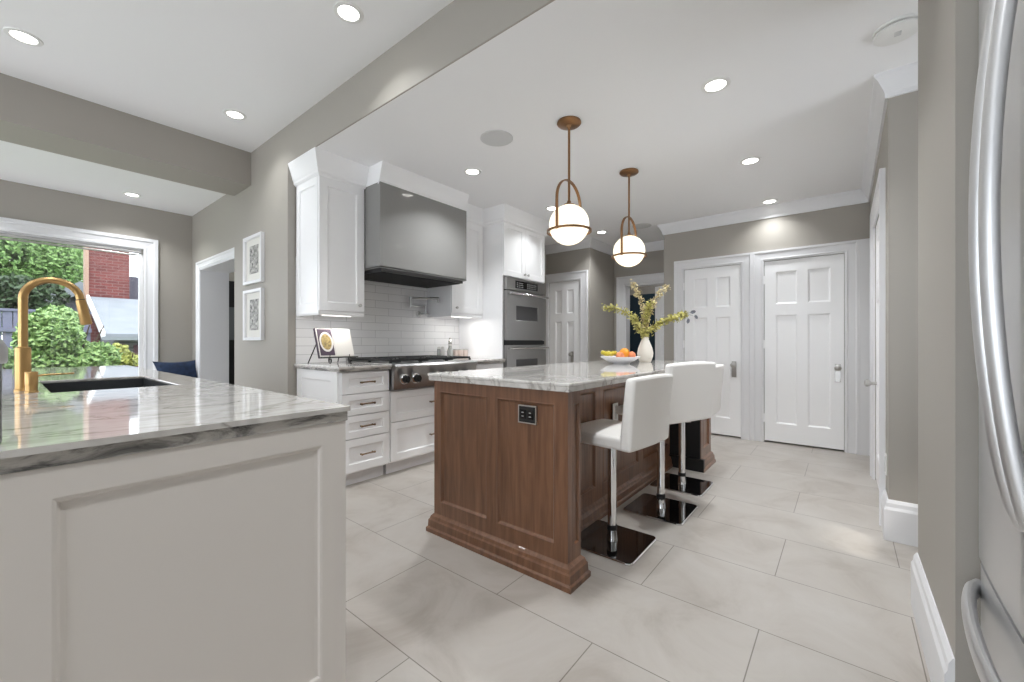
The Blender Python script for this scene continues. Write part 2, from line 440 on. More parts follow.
def make_door(name, F, w, h, knob_u, knob_v=.82, leaf_n=-.02, casing=True, cw=.11, gap=.004, plate=True):
    r = sthing(name, tuple(F.p(w/2, 0, 0)))
    LF = Fr(F.p(gap, .018, leaf_n-.02), F.U, F.V)
    obj('door_leaf', fourpanel(LF, w-2*gap, h-.018-gap), 'white', r, bevel=.0015)
    if casing: obj('door_casing', doorcasing(F, w, h, cw), 'trim', r)
    KF = Fr(F.p(0, 0, leaf_n+.016), F.U, F.V)
    knobset(KF, knob_u, knob_v, r, plate)
    # hinges on the side away from the knob
    hu = .0 if knob_u > w/2 else w
    for hz in (.22, 1.02, h-.25):
        bm = bmesh.new()
        rings = [[bm.verts.new(F.p(hu + .006*math.cos(2*PI*i/8), hz + zz, .012 + .006*math.sin(2*PI*i/8))) for i in range(8)] for zz in (0, .09)]
        for i in range(8): bm.faces.new((rings[0][i], rings[0][(i+1) % 8], rings[1][(i+1) % 8], rings[1][i]))
        bm.faces.new(rings[0][::-1]); bm.faces.new(rings[1]); obj('hinge', bm, 'white', r)
    return r
D1 = (.911, 1.529); D2 = (.001, .687); DH = 1.97
bm = B((BX, BX+.1, HY-.1, D2[0], 0, KC), (BX, BX+.1, D2[1], D1[0], 0, KC), (BX, BX+.1, D1[1], 1.771, 0, KC), (BX, BX+.1, D2[0], D2[1], DH, KC), (BX, BX+.1, D1[0], D1[1], DH, KC),
       (BX+.1, 6.08, 1.671, 1.771, 0, KC), (BX+.09, BX+.1, HY, 1.7, 0, KC))
struct('wall_back', bm, 'wall')
nX = lambda x, y, z=0: Fr((x, y, z), (0,-1,0), (0,0,1))     # faces -X, u runs to the right (-Y)
nY = lambda x, y, z=0: Fr((x, y, z), (1,0,0), (0,0,1))      # faces -Y, u runs +X
pY = lambda x, y, z=0: Fr((x, y, z), (-1,0,0), (0,0,1))     # faces +Y, u runs -X
make_door('door_1', nX(BX, D1[1]), D1[1]-D1[0], DH, D1[1]-.982, .80, cw=.112)
make_door('door_2', nX(BX, D2[1]), D2[1]-D2[0], DH, D2[1]-.052, .80, cw=.112)
# corner casing filler and mullion between the doors are the casings themselves; casing to the corner
struct('trim_3', B((BX-.03, BX, HY, -.112, 0, 2.082)), 'trim')
# recess wall with doorway, deeper
RX = 6.08
struct('wall_recess', B((RX, RX+.12, 2.65, 2.95, 0, KC), (RX, RX+.12, 1.60, 2.65, 1.97, KC), (RX, RX+.12, 1.2, 1.60, 0, KC)), 'wall')
r = sthing('door_6', (RX, 2.2, 0)); obj('door_casing', doorcasing(nX(RX, 2.65), 1.05, 1.97, .13), 'trim', r)
obj('door_jamb', B((RX-.005, RX+.14, 2.63, 2.652, 0, 1.97), (RX-.005, RX+.14, 1.6, 2.65, 1.95, 1.972)), 'trim', r)
an_ = math.radians(70); lf = Fr((RX+.14+.72*math.cos(an_), 1.62+.72*math.sin(an_), .02), (-math.cos(an_), -math.sin(an_), 0), (0,0,1))
obj('door_leaf', fourpanel(lf, .72, 1.93), 'white', r)
# room beyond: walls, navy wall
struct('wall_navy', B((7.7, 7.8, 1.0, 4.2, 0, 2.0)), 'navywall')
struct('wall_navy_top', B((7.69, 7.8, 1.0, 4.2, 2.0, KC)), 'wall')
for lx, ly, lz_, e in ((6.9, 2.2, 2.5, 7), (2.7, 6.6, 2.7, 5), (6.5, 3.0, 2.5, 0)):  # unseen fill lights added to brighten what shows through the doorways
    if e:
        l = bpy.data.lights.new('room_beyond_fill', 'AREA'); l.shape = 'DISK'; l.size = .14; l.energy = e
        lo = bpy.data.objects.new('room_beyond_fill', l); COL.objects.link(lo); lo.location = (lx, ly, lz_)
struct('wall_side', B((RX+.12, 7.7, 3.3, 3.4, 0, KC), (RX+.12, 7.7, 1.0, 1.1, 0, KC)), 'trim')
# block beside oven tower with door, x=5.28
struct('wall_closet', B((5.28, 6.08, 2.83, 2.93, 0, KC), (5.28, 5.38, 2.93, 2.985, 0, KC), (5.28, 5.38, 3.52, 3.57, 0, KC), (5.28, 5.38, 2.985, 3.52, 1.99, KC), (5.36, 5.38, 2.9, 3.57, 0, KC)), 'wall')
make_door('door_3', nX(5.28, 3.52), .535, 1.99, .40, .88, cw=.13)
# hallway side wall with door (right)
struct('wall_hall', B((3.08, 3.40, HY-.12, HY, 0, KC), (4.35, BX+.1, HY-.12, HY, 0, KC), (3.40, 4.35, HY-.12, HY, 2.0, KC), (3.40, 4.35, HY-.12, HY-.10, 0, 2.0),
                      (3.08, 3.20, -2.2, HY-.12, 0, KC)), 'wall')
make_door('door_4', pY(4.35, HY), .95, 2.0, .10, .74, plate=False, cw=.12)
# near right wall and fridge alcove
struct('wall_right', B((1.635, 2.37, -1.2, -.235, 0, HC)), 'wall')
struct('wall_alcove', B((-3.3, 1.635, -1.2, -1.1, 0, HC)), 'wall')
struct('wall_south', B((2.37, 3.08, -.95, -.9, 0, .85), (2.37, 3.08, -.95, -.9, 2.35, KC)), 'wall')
w = sthing('window_4', (2.725, -.92, .85)); fr = ringframe(bmesh.new(), Fr((2.41, -.93, .89), (1,0,0), (0,0,1)), .63, 1.42, [(0,.03),(0,-.03),(.04,-.03),(.04,.03)])  # unseen window added at the hall end to throw light into the kitchen
obj('window_frame', fr, 'trim', w); obj('pane', B((2.41, 3.04, -.932, -.928, .89, 2.31)), 'glass', w)
pl = bpy.data.lights.new('portal', 'AREA'); pl.shape = 'RECTANGLE'; pl.size = .71; pl.size_y = 1.5; pl.cycles.is_portal = True
po = bpy.data.objects.new('portal', pl); COL.objects.link(po); po.location = (2.725, -.88, 1.6); po.rotation_euler = (PI/2, 0, 0)
# unseen wall behind the camera, its wide windows added for fill daylight
struct('wall_rear', B((-3.3, -3.2, -1.2, -.6, 0, HC), (-3.3, -3.2, 5.9, 6.55, 0, HC), (-3.3, -3.2, 2.2, 2.6, 0, HC), (-3.3, -3.2, -.6, 5.9, 2.45, HC), (-3.3, -3.2, -.6, 5.9, 0, .12)), 'wall')
for n, (a, b) in enumerate(((-.6, 2.2), (2.6, 5.9))):
    w = sthing('window_%d' % (n+2), (-3.25, (a+b)/2, .12))
    fr = bmesh.new()
    for q in ((a, a+.07), (b-.07, b), ((a+b)/2-.04, (a+b)/2+.04)): box(fr, -3.28, -3.22, q[0], q[1], .12, 2.45)
    box(fr, -3.28, -3.22, a, b, .12, .2); box(fr, -3.28, -3.22, a, b, 2.38, 2.45)
    obj('window_frame', fr, 'trim', w); obj('pane', B((-3.252, -3.248, a+.05, b-.05, .18, 2.4)), 'glass', w)
    pl = bpy.data.lights.new('portal', 'AREA'); pl.shape = 'RECTANGLE'; pl.size = b-a; pl.size_y = 2.33; pl.cycles.is_portal = True
    po = bpy.data.objects.new('portal', pl); COL.objects.link(po); po.location = (-3.2, (a+b)/2, 1.28); po.rotation_euler = (0, -PI/2, 0)
# window_1
w = sthing('window_1', ((WX0+WX1)/2, 6.55, WZ0))
fr = bmesh.new(); F = nY(WX0, 6.55, WZ0); ww, wh = WX1-WX0, WZ1-WZ0
pr = [(0,.0),(0,.012),(.02,.018),(.035,.012),(.085,.02),(.095,.035),(.13,.035),(.13,0)]
obj('window_casing', ringframe(fr, F, ww, wh, pr), 'trim', w)
obj('window_frame', ringframe(bmesh.new(), Fr((WX0+.035, 6.60, WZ0+.035), (1,0,0), (0,0,1)), ww-.07, wh-.07, [(0,.03),(0,-.02),(.035,-.02),(.035,.03)]), 'trim', w)
obj('window_sill', B((WX0-.2, WX1+.2, 6.50, 6.62, WZ0-.04, WZ0)), 'trim', w, bevel=.005)
obj('pane', B((WX0+.035, WX1-.035, 6.608, 6.612, WZ0+.035, WZ1-.035)), 'glass', w)
rs = thing('roller_shade', 'thin grey blind rolled up under the head of the picture window', 'blind', (0, 6.58, 2.10))
bm = bmesh.new(); tube(bm, [(WX0+.02, 6.575, 2.165), (WX1-.02, 6.575, 2.165)], .018); obj('roller', bm, mat('blind_grey', (176,174,172), .6), rs, smooth=True)
obj('bottom_bar', B((WX0+.04, WX1-.05, 6.565, 6.58, 2.118, 2.138)), 'nickel', rs, bevel=.003)
obj('bracket', B((WX1-.018, WX1-.004, 6.555, 6.6, 2.14, 2.195)), 'nickel', rs)
# doorway casing at left (x = 1.56)
r = sthing('door_7', (1.56, 5.7, 0))
obj('door_casing', doorcasing(nX(1.56, 6.2), 1.28, 1.985, .09), 'trim', r)
obj('door_jamb', B((1.555, 1.86, 6.19, 6.202, 0, 1.985), (1.555, 1.86, 4.92, 6.2, 1.975, 1.987), (1.555, 1.86, 4.918, 4.93, 0, 1.985)), 'trim', r)
# baseboards
BP = [(0,0),(.02,0),(.02,.17),(.014,.185),(.012,.205),(.004,.222),(0,.222)]
def baseboard(name, path): struct(name, sweep(bmesh.new(), path, BP), 'trim')
baseboard('baseboard_hall', [(3.08, -2.1), (3.08, HY), (3.28, HY)][::-1])
baseboard('baseboard_right', [(2.37, -1.2), (2.37, -.235), (1.64, -.235)])
baseboard('baseboard_back', [(BX, 1.771+.0), (BX, 1.645)][::-1] if False else [(BX, 1.771), (BX, 1.645)])
baseboard('baseboard_pictures', [(1.49, 4.8), (1.49, RY)])
# crown mouldings
CP = [(0, KC), (.062, KC), (.060, KC-.015), (.045, KC-.035), (.026, KC-.075), (.016, KC-.10), (.014, KC-.125), (0, KC-.125)]
def crown(name, path): struct(name, sweep(bmesh.new(), path, CP), 'trim')
crown('trim_4', [(5.28, RY), (5.28, 2.83), (RX, 2.83), (RX, 1.771), (BX, 1.771), (BX, HY), (3.08, HY), (3.08, -2.1)])

# ============================================================ CEILING LAMPS
def downlight(x, y, z, label, group, first=[None]):
    if first[0] is None:
        t = thing('downlight', label, 'light', (x, y, z), group)
        bm = bmesh.new(); lathe(bm, x, y, [(.052, z-.001), (.055, z-.006), (.075, z-.004), (.078, z), (.052, z)], 32, cap=False); obj('trim_ring', bm, 'plastic', t, smooth=True)
        bm = bmesh.new(); lathe(bm, x, y, [(.053, z-.0025), (.053, z-.0015)], 32); obj('lens', bm, 'lens', t)
        first[0] = t
    else: t = dup(first[0], (x, y, z), label)
    t['group'] = group
    l = bpy.data.lights.new('ceiling_area_light', 'AREA'); l.shape = 'DISK'; l.size = .12; l.energy = CAN_W*(((.9 if y > 2 else .4) if x > 5 else .5 if (x > 3.5 and y > 2) else 1.25) if x > 1.5 else (.9 if y > 5 else .35)); l.color = (.95, .98, 1.0); l.spread = math.radians(120)
    lo = bpy.data.objects.new('ceiling_area_light', l); COL.objects.link(lo); lo.location = (x, y, z-.012)
K = 'recessed lights in the kitchen ceiling'; HG = 'recessed lights in the high ceiling'
downlight(2.56, 2.50, KC, 'round recessed light nearest the grey range hood', K)
downlight(3.81, 2.50, KC, 'round recessed light just left of and behind the nearer globe pendant', K)
downlight(5.05, 2.53, KC, 'round recessed light between the two globe pendants, near the far wall', K)
downlight(2.57, .575, KC, 'largest-looking recessed light on the right side of the kitchen ceiling', K)
downlight(3.82, .595, KC, 'middle one of the three recessed lights right of the pendants', K)
downlight(5.05, .61, KC, 'recessed light closest to the white closet doors', K)
downlight(.09, 3.74, HC, 'recessed light of the high ceiling at the far left edge', HG)
downlight(1.187, 2.093, HC, 'recessed light of the high ceiling nearest the camera', HG)
downlight(1.16, 3.725, HC, 'recessed light of the high ceiling above the beam corner', HG)
downlight(.915, 6.096, FC, 'recessed light in the low ceiling in front of the window', 'recessed lights by the window')
for x, y, z in ((.09, 2.09, HC), (.09, .5, HC), (1.187, .5, HC), (-1.2, 2.09, HC), (-1.2, 3.74, HC), (-1.2, .5, HC), (-.5, 6.1, FC)):  # unseen fill lights added under the ceiling, without fixtures
    l = bpy.data.lights.new('ceiling_area_light', 'AREA'); l.shape = 'DISK'; l.size = .12; l.energy = CAN_W*(1.1 if y > 5 else .8 if y < 1 and x > 0 else .35); l.color = (.95, .98, 1.0); l.spread = math.radians(120)
    lo = bpy.data.objects.new('ceiling_area_light', l); COL.objects.link(lo); lo.location = (x, y, z-.012)
sp = thing('ceiling_speaker', 'round white in-ceiling speaker between hood and nearer pendant', 'speaker', (2.25, 1.955, KC), 'round ceiling speakers')
bm = bmesh.new(); lathe(bm, 2.25, 1.955, [(.118, KC), (.118, KC-.004), (.108, KC-.006)], 40, cap=False); obj('rim', bm, 'grille', sp)
bm = bmesh.new(); lathe(bm, 2.25, 1.955, [(.109, KC-.003), (.109, KC-.005)], 40); obj('grille', bm, 'grille', sp)
dup(sp, (5.1, 2.0, KC), 'round white in-ceiling speaker right of the farther globe pendant')
sd = thing('smoke_detector', 'white round smoke detector on the ceiling at upper right', 'smoke detector', (2.635, -.19, KC))
def lz(prof, x, y, n=36): return lathe(bmesh.new(), x, y, prof, n)
obj('base', lz([(.088, KC), (.088, KC-.012), (.08, KC-.014)], 2.635, -.19), 'plastic', sd, smooth=True)
obj('vent_gap', lz([(.076, KC-.013), (.076, KC-.02)], 2.635, -.19), 'rubber', sd)
obj('cover', lz([(.084, KC-.019), (.084, KC-.028), (.066, KC-.036), (.0001, KC-.038)], 2.635, -.19), 'plastic', sd, smooth=True)
obj('test_button', B((2.60, 2.635, -.205, -.18, KC-.041, KC-.036)), 'grille', sd, bevel=.003)
# pendants
def pendant(x, y, label):
    t = thing('globe_pendant', label, 'pendant light', (x, y, 1.73), 'globe pendants over the island')
    gz = 1.872
    obj('canopy', lz([(.078, KC), (.08, KC-.006), (.08, KC-.012), (.072, KC-.02), (.02, KC-.026), (.012, KC-.04), (.006, KC-.05)], x, y), 'bronze', t, smooth=True)
    bm = bmesh.new(); lathe(bm, x, y, [(.008, gz+.14), (.008, KC-.03)], 14); obj('rod', bm, 'bronze', t, smooth=True)
    obj('globe_cap', lz([(.001, gz+.165), (.012, gz+.16), (.014, gz+.145), (.035, gz+.137), (.04, gz+.125)], x, y), 'bronze', t, smooth=True)
    bm = bmesh.new(); bmesh.ops.create_uvsphere(bm, u_segments=48, v_segments=28, radius=.133)
    for v in bm.verts: v.co += Vector((x, y, gz))
    obj('globe', bm, 'globe', t, smooth=True)
    bm = bmesh.new(); zz = 1.828; n = 56; rg = []
    for i in range(n):
        a = 2*PI*i/n; rg.append([bm.verts.new((x+rr*math.cos(a), y+rr*math.sin(a), q)) for rr, q in ((.141, zz-.007), (.149, zz-.007), (.149, zz+.007), (.141, zz+.007))])
    for i in range(n):
        for k in range(4): bm.faces.new((rg[i][k], rg[(i+1) % n][k], rg[(i+1) % n][(k+1) % 4], rg[i][(k+1) % 4]))
    obj('ring', bm, 'bronze', t, smooth=True)
    # arch strap in the XZ plane
    R = .150; zc = 2.016; path = [(-R, zz-.012)] + [(-R, zc)] + [(-R*math.cos(a), zc+R*math.sin(a)) for a in [PI*i/24 for i in range(1, 24)]] + [(R, zc), (R, zz-.012)]
    bm = bmesh.new(); rg = []
    for i, (px, pz) in enumerate(path):
        a = path[max(i-1, 0)]; b = path[min(i+1, len(path)-1)]; tx, tz = b[0]-a[0], b[1]-a[1]; L = math.hypot(tx, tz); nx, nz = -tz/L*.004, tx/L*.004
        rg.append([bm.verts.new((x+px+sx*nx, y+w, pz+sx*nz)) for sx, w in ((-1,-.009),(1,-.009),(1,.009),(-1,.009))])
    for a, b in zip(rg, rg[1:]):
        for k in range(4): bm.faces.new((a[k], b[k], b[(k+1) % 4], a[(k+1) % 4]))
    bm.faces.new(rg[0]); bm.faces.new(rg[-1]); obj('arch_strap', bm, 'bronze', t)
    for s in (-1, 1): bm = bmesh.new(); lathe(bm, y, zz-.002, [(.009, x+s*.150), (.009, x+s*.158), (.0001, x+s*.161)], 12, axis='x'); obj('screw', bm, 'bronze', t)
    l = bpy.data.lights.new('globe_lamp', 'POINT'); l.energy = 4; l.color = (1, .88, .7); l.shadow_soft_size = .13
    return t
pendant(2.388, 1.434, 'nearer and larger-looking brass pendant with a lit white globe')
pendant(3.406, 1.448, 'farther brass pendant with a lit white globe, right of the other')

# ============================================================ SINK PENINSULA
T = .91
def slab(bm, x0, x1, y0, y1, holes=(), z0=T-.013, z1=T):
    us = sorted({x0, x1} | {h[0] for h in holes} | {h[1] for h in holes}); vs = sorted({y0, y1} | {h[2] for h in holes} | {h[3] for h in holes})
    for i in range(len(us)-1):
        for j in range(len(vs)-1):
            mu, mv = (us[i]+us[i+1])/2, (vs[j]+vs[j+1])/2
            if any(h[0] < mu < h[1] and h[2] < mv < h[3] for h in holes): continue
            for z in (z0, z1): bm.faces.new([bm.verts.new(p) for p in ((us[i],vs[j],z),(us[i+1],vs[j],z),(us[i+1],vs[j+1],z),(us[i],vs[j+1],z))])
    for h in holes:
        c = [(h[0],h[2]),(h[1],h[2]),(h[1],h[3]),(h[0],h[3])]
        for k in range(4):
            a, b = c[k], c[(k+1) % 4]; bm.faces.new([bm.verts.new(p) for p in ((*a,z0),(*b,z0),(*b,z1),(*a,z1))])
    c = [(x0,y0),(x1,y0),(x1,y1),(x0,y1)]
    for k in range(4):
        a, b = c[k], c[(k+1) % 4]; bm.faces.new([bm.verts.new(p) for p in ((*a,z0),(*b,z0),(*b,z1),(*a,z1))])
    return bm
SH = (.117, .478, 2.19, 2.89)
ct = thing('countertop', 'large glossy grey-veined stone countertop holding the sink in the foreground', 'countertop', (.2, 2.7, T-.04))
obj('top_layer', slab(bmesh.new(), -.35, .622, 1.083, 4.35, [SH]), 'marble', ct, bevel=.004)
bm = B((-.343, .615, 1.090, 1.15, T-.040, T-.013), (-.343, .615, 4.28, 4.343, T-.04, T-.013), (-.343, -.28, 1.15, 4.28, T-.04, T-.013), (.55, .615, 1.15, 4.28, T-.04, T-.013))
obj('lower_edge', bm, 'stone_edge', ct)['label'] = 'dark veined lower edge'
pc = thing('peninsula_cabinet', 'white panelled cabinet body under the big sink countertop', 'cabinet', (.3, 2.7, 0))
obj('body', B((.03, .60, 1.14, 2.12, 0.0, T-.041), (.03, .60, 2.95, 4.26, 0, T-.041), (.03, .60, 2.12, 2.95, 0, .60), (.585, .60, 2.12, 2.95, .6, T-.041), (.03, .045, 2.12, 2.95, .6, T-.041)), 'white_shade', pc)
obj('end_panel', panel(bmesh.new(), nY(.0, 1.123), .611, T-.041, .03, [(.058, .545, .185, .812)], [(0,0),(.006,-.002),(.010,-.007),(.018,-.008)]), 'white_shade', pc, bevel=.001)
sk = thing('sink', 'dark rectangular undermount sink sunk into the foreground countertop', 'sink', (.3, 2.54, .66))
x0, x1, y0, y1 = SH; bm = bmesh.new()
o_ = [(x0-.012,y0-.012),(x1+.012,y0-.012),(x1+.012,y1+.012),(x0-.012,y1+.012)]; i_ = [(x0-.002,y0-.002),(x1+.002,y0-.002),(x1+.002,y1+.002),(x0-.002,y1+.002)]
ztop = T-.0135; zb = .68
def wallring(bm, c, za, zbv):
    for k in range(4):
        a, b = c[k], c[(k+1) % 4]; bm.faces.new([bm.verts.new(p) for p in ((*a,za),(*b,za),(*b,zbv),(*a,zbv))])
wallring(bm, o_, zb-.012, ztop); wallring(bm, i_, zb, ztop)
for k in range(4):
    j = (k+1) % 4; bm.faces.new([bm.verts.new(p) for p in ((*o_[k],ztop),(*o_[j],ztop),(*i_[j],ztop),(*i_[k],ztop))])
bm.faces.new([bm.verts.new((*p, zb)) for p in i_]); bm.faces.new([bm.verts.new((*p, zb-.012)) for p in o_])
obj('basin', bm, 'sink', sk)
obj('drain', lz([(.045, zb+.001), (.045, zb+.004), (.03, zb+.003), (.0001, zb+.002)], .3, 2.54), 'nickel', sk)
# faucet
fx, fy = .055, 2.36
fc = thing('kitchen_faucet', 'tall brushed gold gooseneck faucet on the foreground countertop', 'faucet', (fx, fy, T))
obj('base_column', lz([(.023, T), (.023, T+.006), (.0205, T+.008), (.0205, 1.065), (.019, 1.07), (.0125, 1.072)], fx, fy), 'brass', fc, smooth=True)
R = .074; zc = 1.252; path = [(fx, fy, 1.06), (fx, fy, zc)] + [(fx+R-R*math.cos(a), fy, zc+R*math.sin(a)) for a in [math.radians(v) for v in range(8, 166, 8)]]
p1 = Vector(path[-1]); d1 = Vector((math.sin(math.radians(10)), 0, -math.cos(math.radians(10))))
path.append(tuple(p1 + d1*.02)); obj('neck', tube(bmesh.new(), path, .0125, 16), 'brass', fc, smooth=True)
q = p1 + d1*.02; obj('spray_head', tube(bmesh.new(), [q, q+d1*.003, q+d1*.01, q+d1*.095, q+d1*.10], [.0125, .0155, .0155, .0175, .015], 18), 'brass', fc, smooth=True)
obj('collar_ring', tube(bmesh.new(), [q-d1*.0015, q+d1*.0015], .0135, 18), 'rubber', fc)
bx, by = .072, 2.262
bm = bmesh.new(); lathe(bm, bx, by, [(.0175, T), (.0175, T+.004), (.0155, T+.006), (.0155, T+.026), (.0165, T+.027), (.0165, T+.072), (.015, T+.074)], 20)
obj('valve_housing', bm, 'brass', fc, smooth=True)
bm = bmesh.new(); tube(bm, [(bx, by, T+.055), (bx+.03, by, T+.061), (bx+.105, by, T+.062)], [.004, .0035, .003], 10); obj('lever', bm, 'brass', fc, smooth=True)
# canister cut by frame
cn = thing('steel_canister', 'brushed steel canister with flared lid on the countertop, cut by the left frame edge', 'canister', (-.042, 1.165, T))
obj('body', lz([(.042, T), (.045, T+.003), (.045, T+.15), (.04, T+.156)], -.042, 1.165), 'bag', cn, smooth=True)
obj('lid', lz([(.05, T+.142), (.052, T+.146), (.052, T+.17), (.045, T+.185), (.02, T+.194), (.0001, T+.196)], -.042, 1.165), 'steel', cn, smooth=True)

# bench and cushion by the window
bn = thing('window_bench', 'white built-in bench seat below the picture window', 'bench', (.4, 6.3, 0))
obj('body', B((-1.2, 1.55, 6.1, 6.53, 0, .41)), 'white', bn); obj('seat_top', B((-1.22, 1.555, 6.06, 6.53, .41, .45)), 'white', bn, bevel=.006)
def pillow(bm, c, w, h, t, R):
    n = 12; g = {}
    for sgn in (1, -1):
        for i in range(n+1):
            for j in range(n+1):
                u, v = 2*i/n-1, 2*j/n-1
                e = (max(0, 1-u**2)*max(0, 1-v**2))**.38
                pin = 1 - .10*(1-abs(u)**2)*abs(v)**4 ; pin2 = 1 - .16*(1-abs(v)**2)*abs(u)**4
                g[sgn, i, j] = bm.verts.new(R @ Vector((u*w/2*pin2, sgn*t/2*e, v*h/2*pin)) + Vector(c))
        for i in range(n):
            for j in range(n): bm.faces.new((g[sgn,i,j], g[sgn,i+1,j], g[sgn,i+1,j+1], g[sgn,i,j+1]))
    return bm
R_ = Matrix.Rotation(.25, 3, 'Z') @ Matrix.Rotation(-.3, 3, 'X')
tag(obj('throw_pillow', pillow(bmesh.new(), (1.35, 6.24, .665), .46, .42, .16, R_), 'navy', smooth=True), 'navy blue velvet cushion peeking over the countertop below the window', 'cushion')

# ============================================================ RANGE WALL
FYR = 2.87       # front plane of drawer faces
struct('wall_backsplash', B((1.553, 3.42, RY-.008, RY, T, 1.80)), 'subway')
def pull(F, u, v, parent, w=.115, m='pullm', name='pull'):
    bm = bmesh.new()
    pts = [F.p(u-w/2, v, .022), F.p(u-w/2+.012, v+.002, .030), F.p(u, v+.004, .032), F.p(u+w/2-.012, v+.002, .030), F.p(u+w/2, v, .022)]
    tube(bm, pts, [.009, .006, .0055, .006, .009], 10)
    for s in (-1, 1): tube(bm, [F.p(u+s*(w/2-.008), v, 0), F.p(u+s*(w/2-.008), v, .028)], [.007, .004], 10)
    return obj(name, bm, m, parent, smooth=True)
def knob(F, u, v, parent, m='nickel'):
    bm = bmesh.new(); tube(bm, [F.p(u, v, 0), F.p(u, v, .012), F.p(u, v, .016), F.p(u, v, .026), F.p(u, v, .028)], [.006, .005, .013, .014, .009], 14)
    return obj('knob', bm, m, parent, smooth=True)
def shaker(F, w, h, parent, name='door', fr=.055, t=.02, m='white'):
    return obj(name, panel(bmesh.new(), F, w, h, t, [(fr, w-fr, min(fr, h*.28), h-min(fr, h*.28))]), m, parent, bevel=.001)
def basecab(x0, x1, label, drawers, pulls=True, side=False, name='base_cabinet'):
    t = thing(name, label, 'cabinet', ((x0+x1)/2, 3.2, 0))
    top = drawers[-1][1] + .008
    obj('body', B((x0+.001, x1-.001, FYR+.021, RY-.009, .10, top)), 'white', t)
    obj('toe_kick', B((x0+.01, x1-.01, FYR+.075, RY-.02, 0, .10)), 'trim', t)
    for a, b in drawers:
        F = nY(x0+.006, FYR+.02, a)
        d = shaker(F, x1-x0-.012, b-a, t, 'drawer')
        F2 = nY(x0, FYR, (a+b)/2)
        pull(F2, (x1-x0)/2 if (x1-x0) < .6 else .46, .0, d)
    if side:
        obj('side_panel', panel(bmesh.new(), nX(x0, RY-.012, .10), RY-.012-FYR-.03, top-.10, .012, [(.07, .56, .07, top-.17)]), 'white', t)
    return t
XL = 1.556
DR = [(.115, .358), (.366, .533), (.541, .695), (.703, .862)]
t = basecab(XL+.012, 1.985, 'white base cabinet with four drawers at the left end of the range wall', DR, side=True)
basecab(1.99, 2.935, 'white two-drawer base cabinet below the steel rangetop', [(.115, .43), (.438, .685)])
basecab(2.94, 3.415, 'white base cabinet between rangetop and oven tower', DR[2:] if False else DR)
# countertops of the range wall
def rtop(x0, x1, label, l):
    c = thing('countertop', label, 'countertop', ((x0+x1)/2, 3.2, T-.038))
    obj('top_layer', B((x0, x1, FYR-.03, RY-.009, T-.02, T)), 'marble', c, bevel=.004)
    obj('lower_edge', B((x0+.006 if l else x0, x1, FYR-.022, RY-.009, T-.038, T-.02)), 'stone_edge', c)
rtop(1.535, 1.985, 'veined stone countertop under the cookbook, left of the rangetop', True)
rtop(2.94, 3.415, 'short veined stone countertop between rangetop and oven tower', False)
# rangetop
rt = thing('rangetop', 'stainless gas rangetop with six knobs and black grates', 'cooktop', (2.46, 3.2, .7))
obj('body', B((1.99, 2.935, 2.875, 3.52, .70, .915)), 'steel', rt, bevel=.004)
bm = bmesh.new(); F = Fr((1.99, 0, 0), (1,0,0), (0,0,1))
pts = [(2.875, .695), (2.83, .705), (2.815, .86), (2.80, .875), (2.795, .893), (2.81, .91), (2.86, .915), (2.875, .915)]
a = [bm.verts.new((1.99, y, z)) for y, z in pts]; b = [bm.verts.new((2.935, y, z)) for y, z in pts]
for k in range(len(pts)): bm.faces.new((a[k], b[k], b[(k+1) % len(pts)], a[(k+1) % len(pts)]))
bm.faces.new(a[::-1]); bm.faces.new(b); obj('control_panel', bm, 'steel', rt, smooth=True)
for kx in (2.09, 2.205, 2.44, 2.55, 2.72, 2.84):
    bm = bmesh.new(); lathe(bm, kx, .785, [(.043, 2.822), (.043, 2.812), (.036, 2.808)], 24, axis='y'); bz = obj('knob', bm, 'chrome', rt, smooth=True); bz['label'] = 'chrome knob with a black grip'
    bm = bmesh.new(); lathe(bm, kx, .785, [(.031, 2.812), (.029, 2.78), (.026, 2.772), (.0001, 2.771)], 24, axis='y'); box(bm, kx-.006, kx+.006, 2.762, 2.80, .757, .813)
    obj('knob_grip', bm, 'rubber', bz, smooth=True)
obj('backguard', B((1.99, 2.935, 3.52, 3.56, .86, .945)), 'steel', rt, bevel=.003)
for i, gx in enumerate((2.005, 2.312, 2.62)):
    g = bmesh.new(); w_ = .30
    for yy in (2.89, 3.50): box(g, gx, gx+w_, yy-.007, yy+.007, .93, .948)
    for xx in (gx, gx+w_): box(g, xx-.006, xx+.006, 2.89, 3.50, .93, .948)
    box(g, gx, gx+w_, 3.188, 3.202, .93, .948)
    for cy in (3.04, 3.35):
        for k in range(4):
            an = PI/4 + k*PI/2
            tube(g, [(gx+w_/2+.03*math.cos(an), cy+.03*math.sin(an), .945), (gx+w_/2+.15*math.cos(an), cy+.145*math.sin(an), .942)], .006, 6)
    for xx in (gx, gx+w_):
        for yy in (2.89, 3.50, 3.195): box(g, xx-.008, xx+.008, yy-.008, yy+.008, .914, .932)
    obj('grate', g, 'black', rt)
    for cy in (3.04, 3.35):
        obj('burner', lz([(.05, .914), (.05, .922), (.036, .926), (.036, .934), (.03, .937), (.0001, .938)], gx+w_/2, cy), 'black', rt, smooth=True)
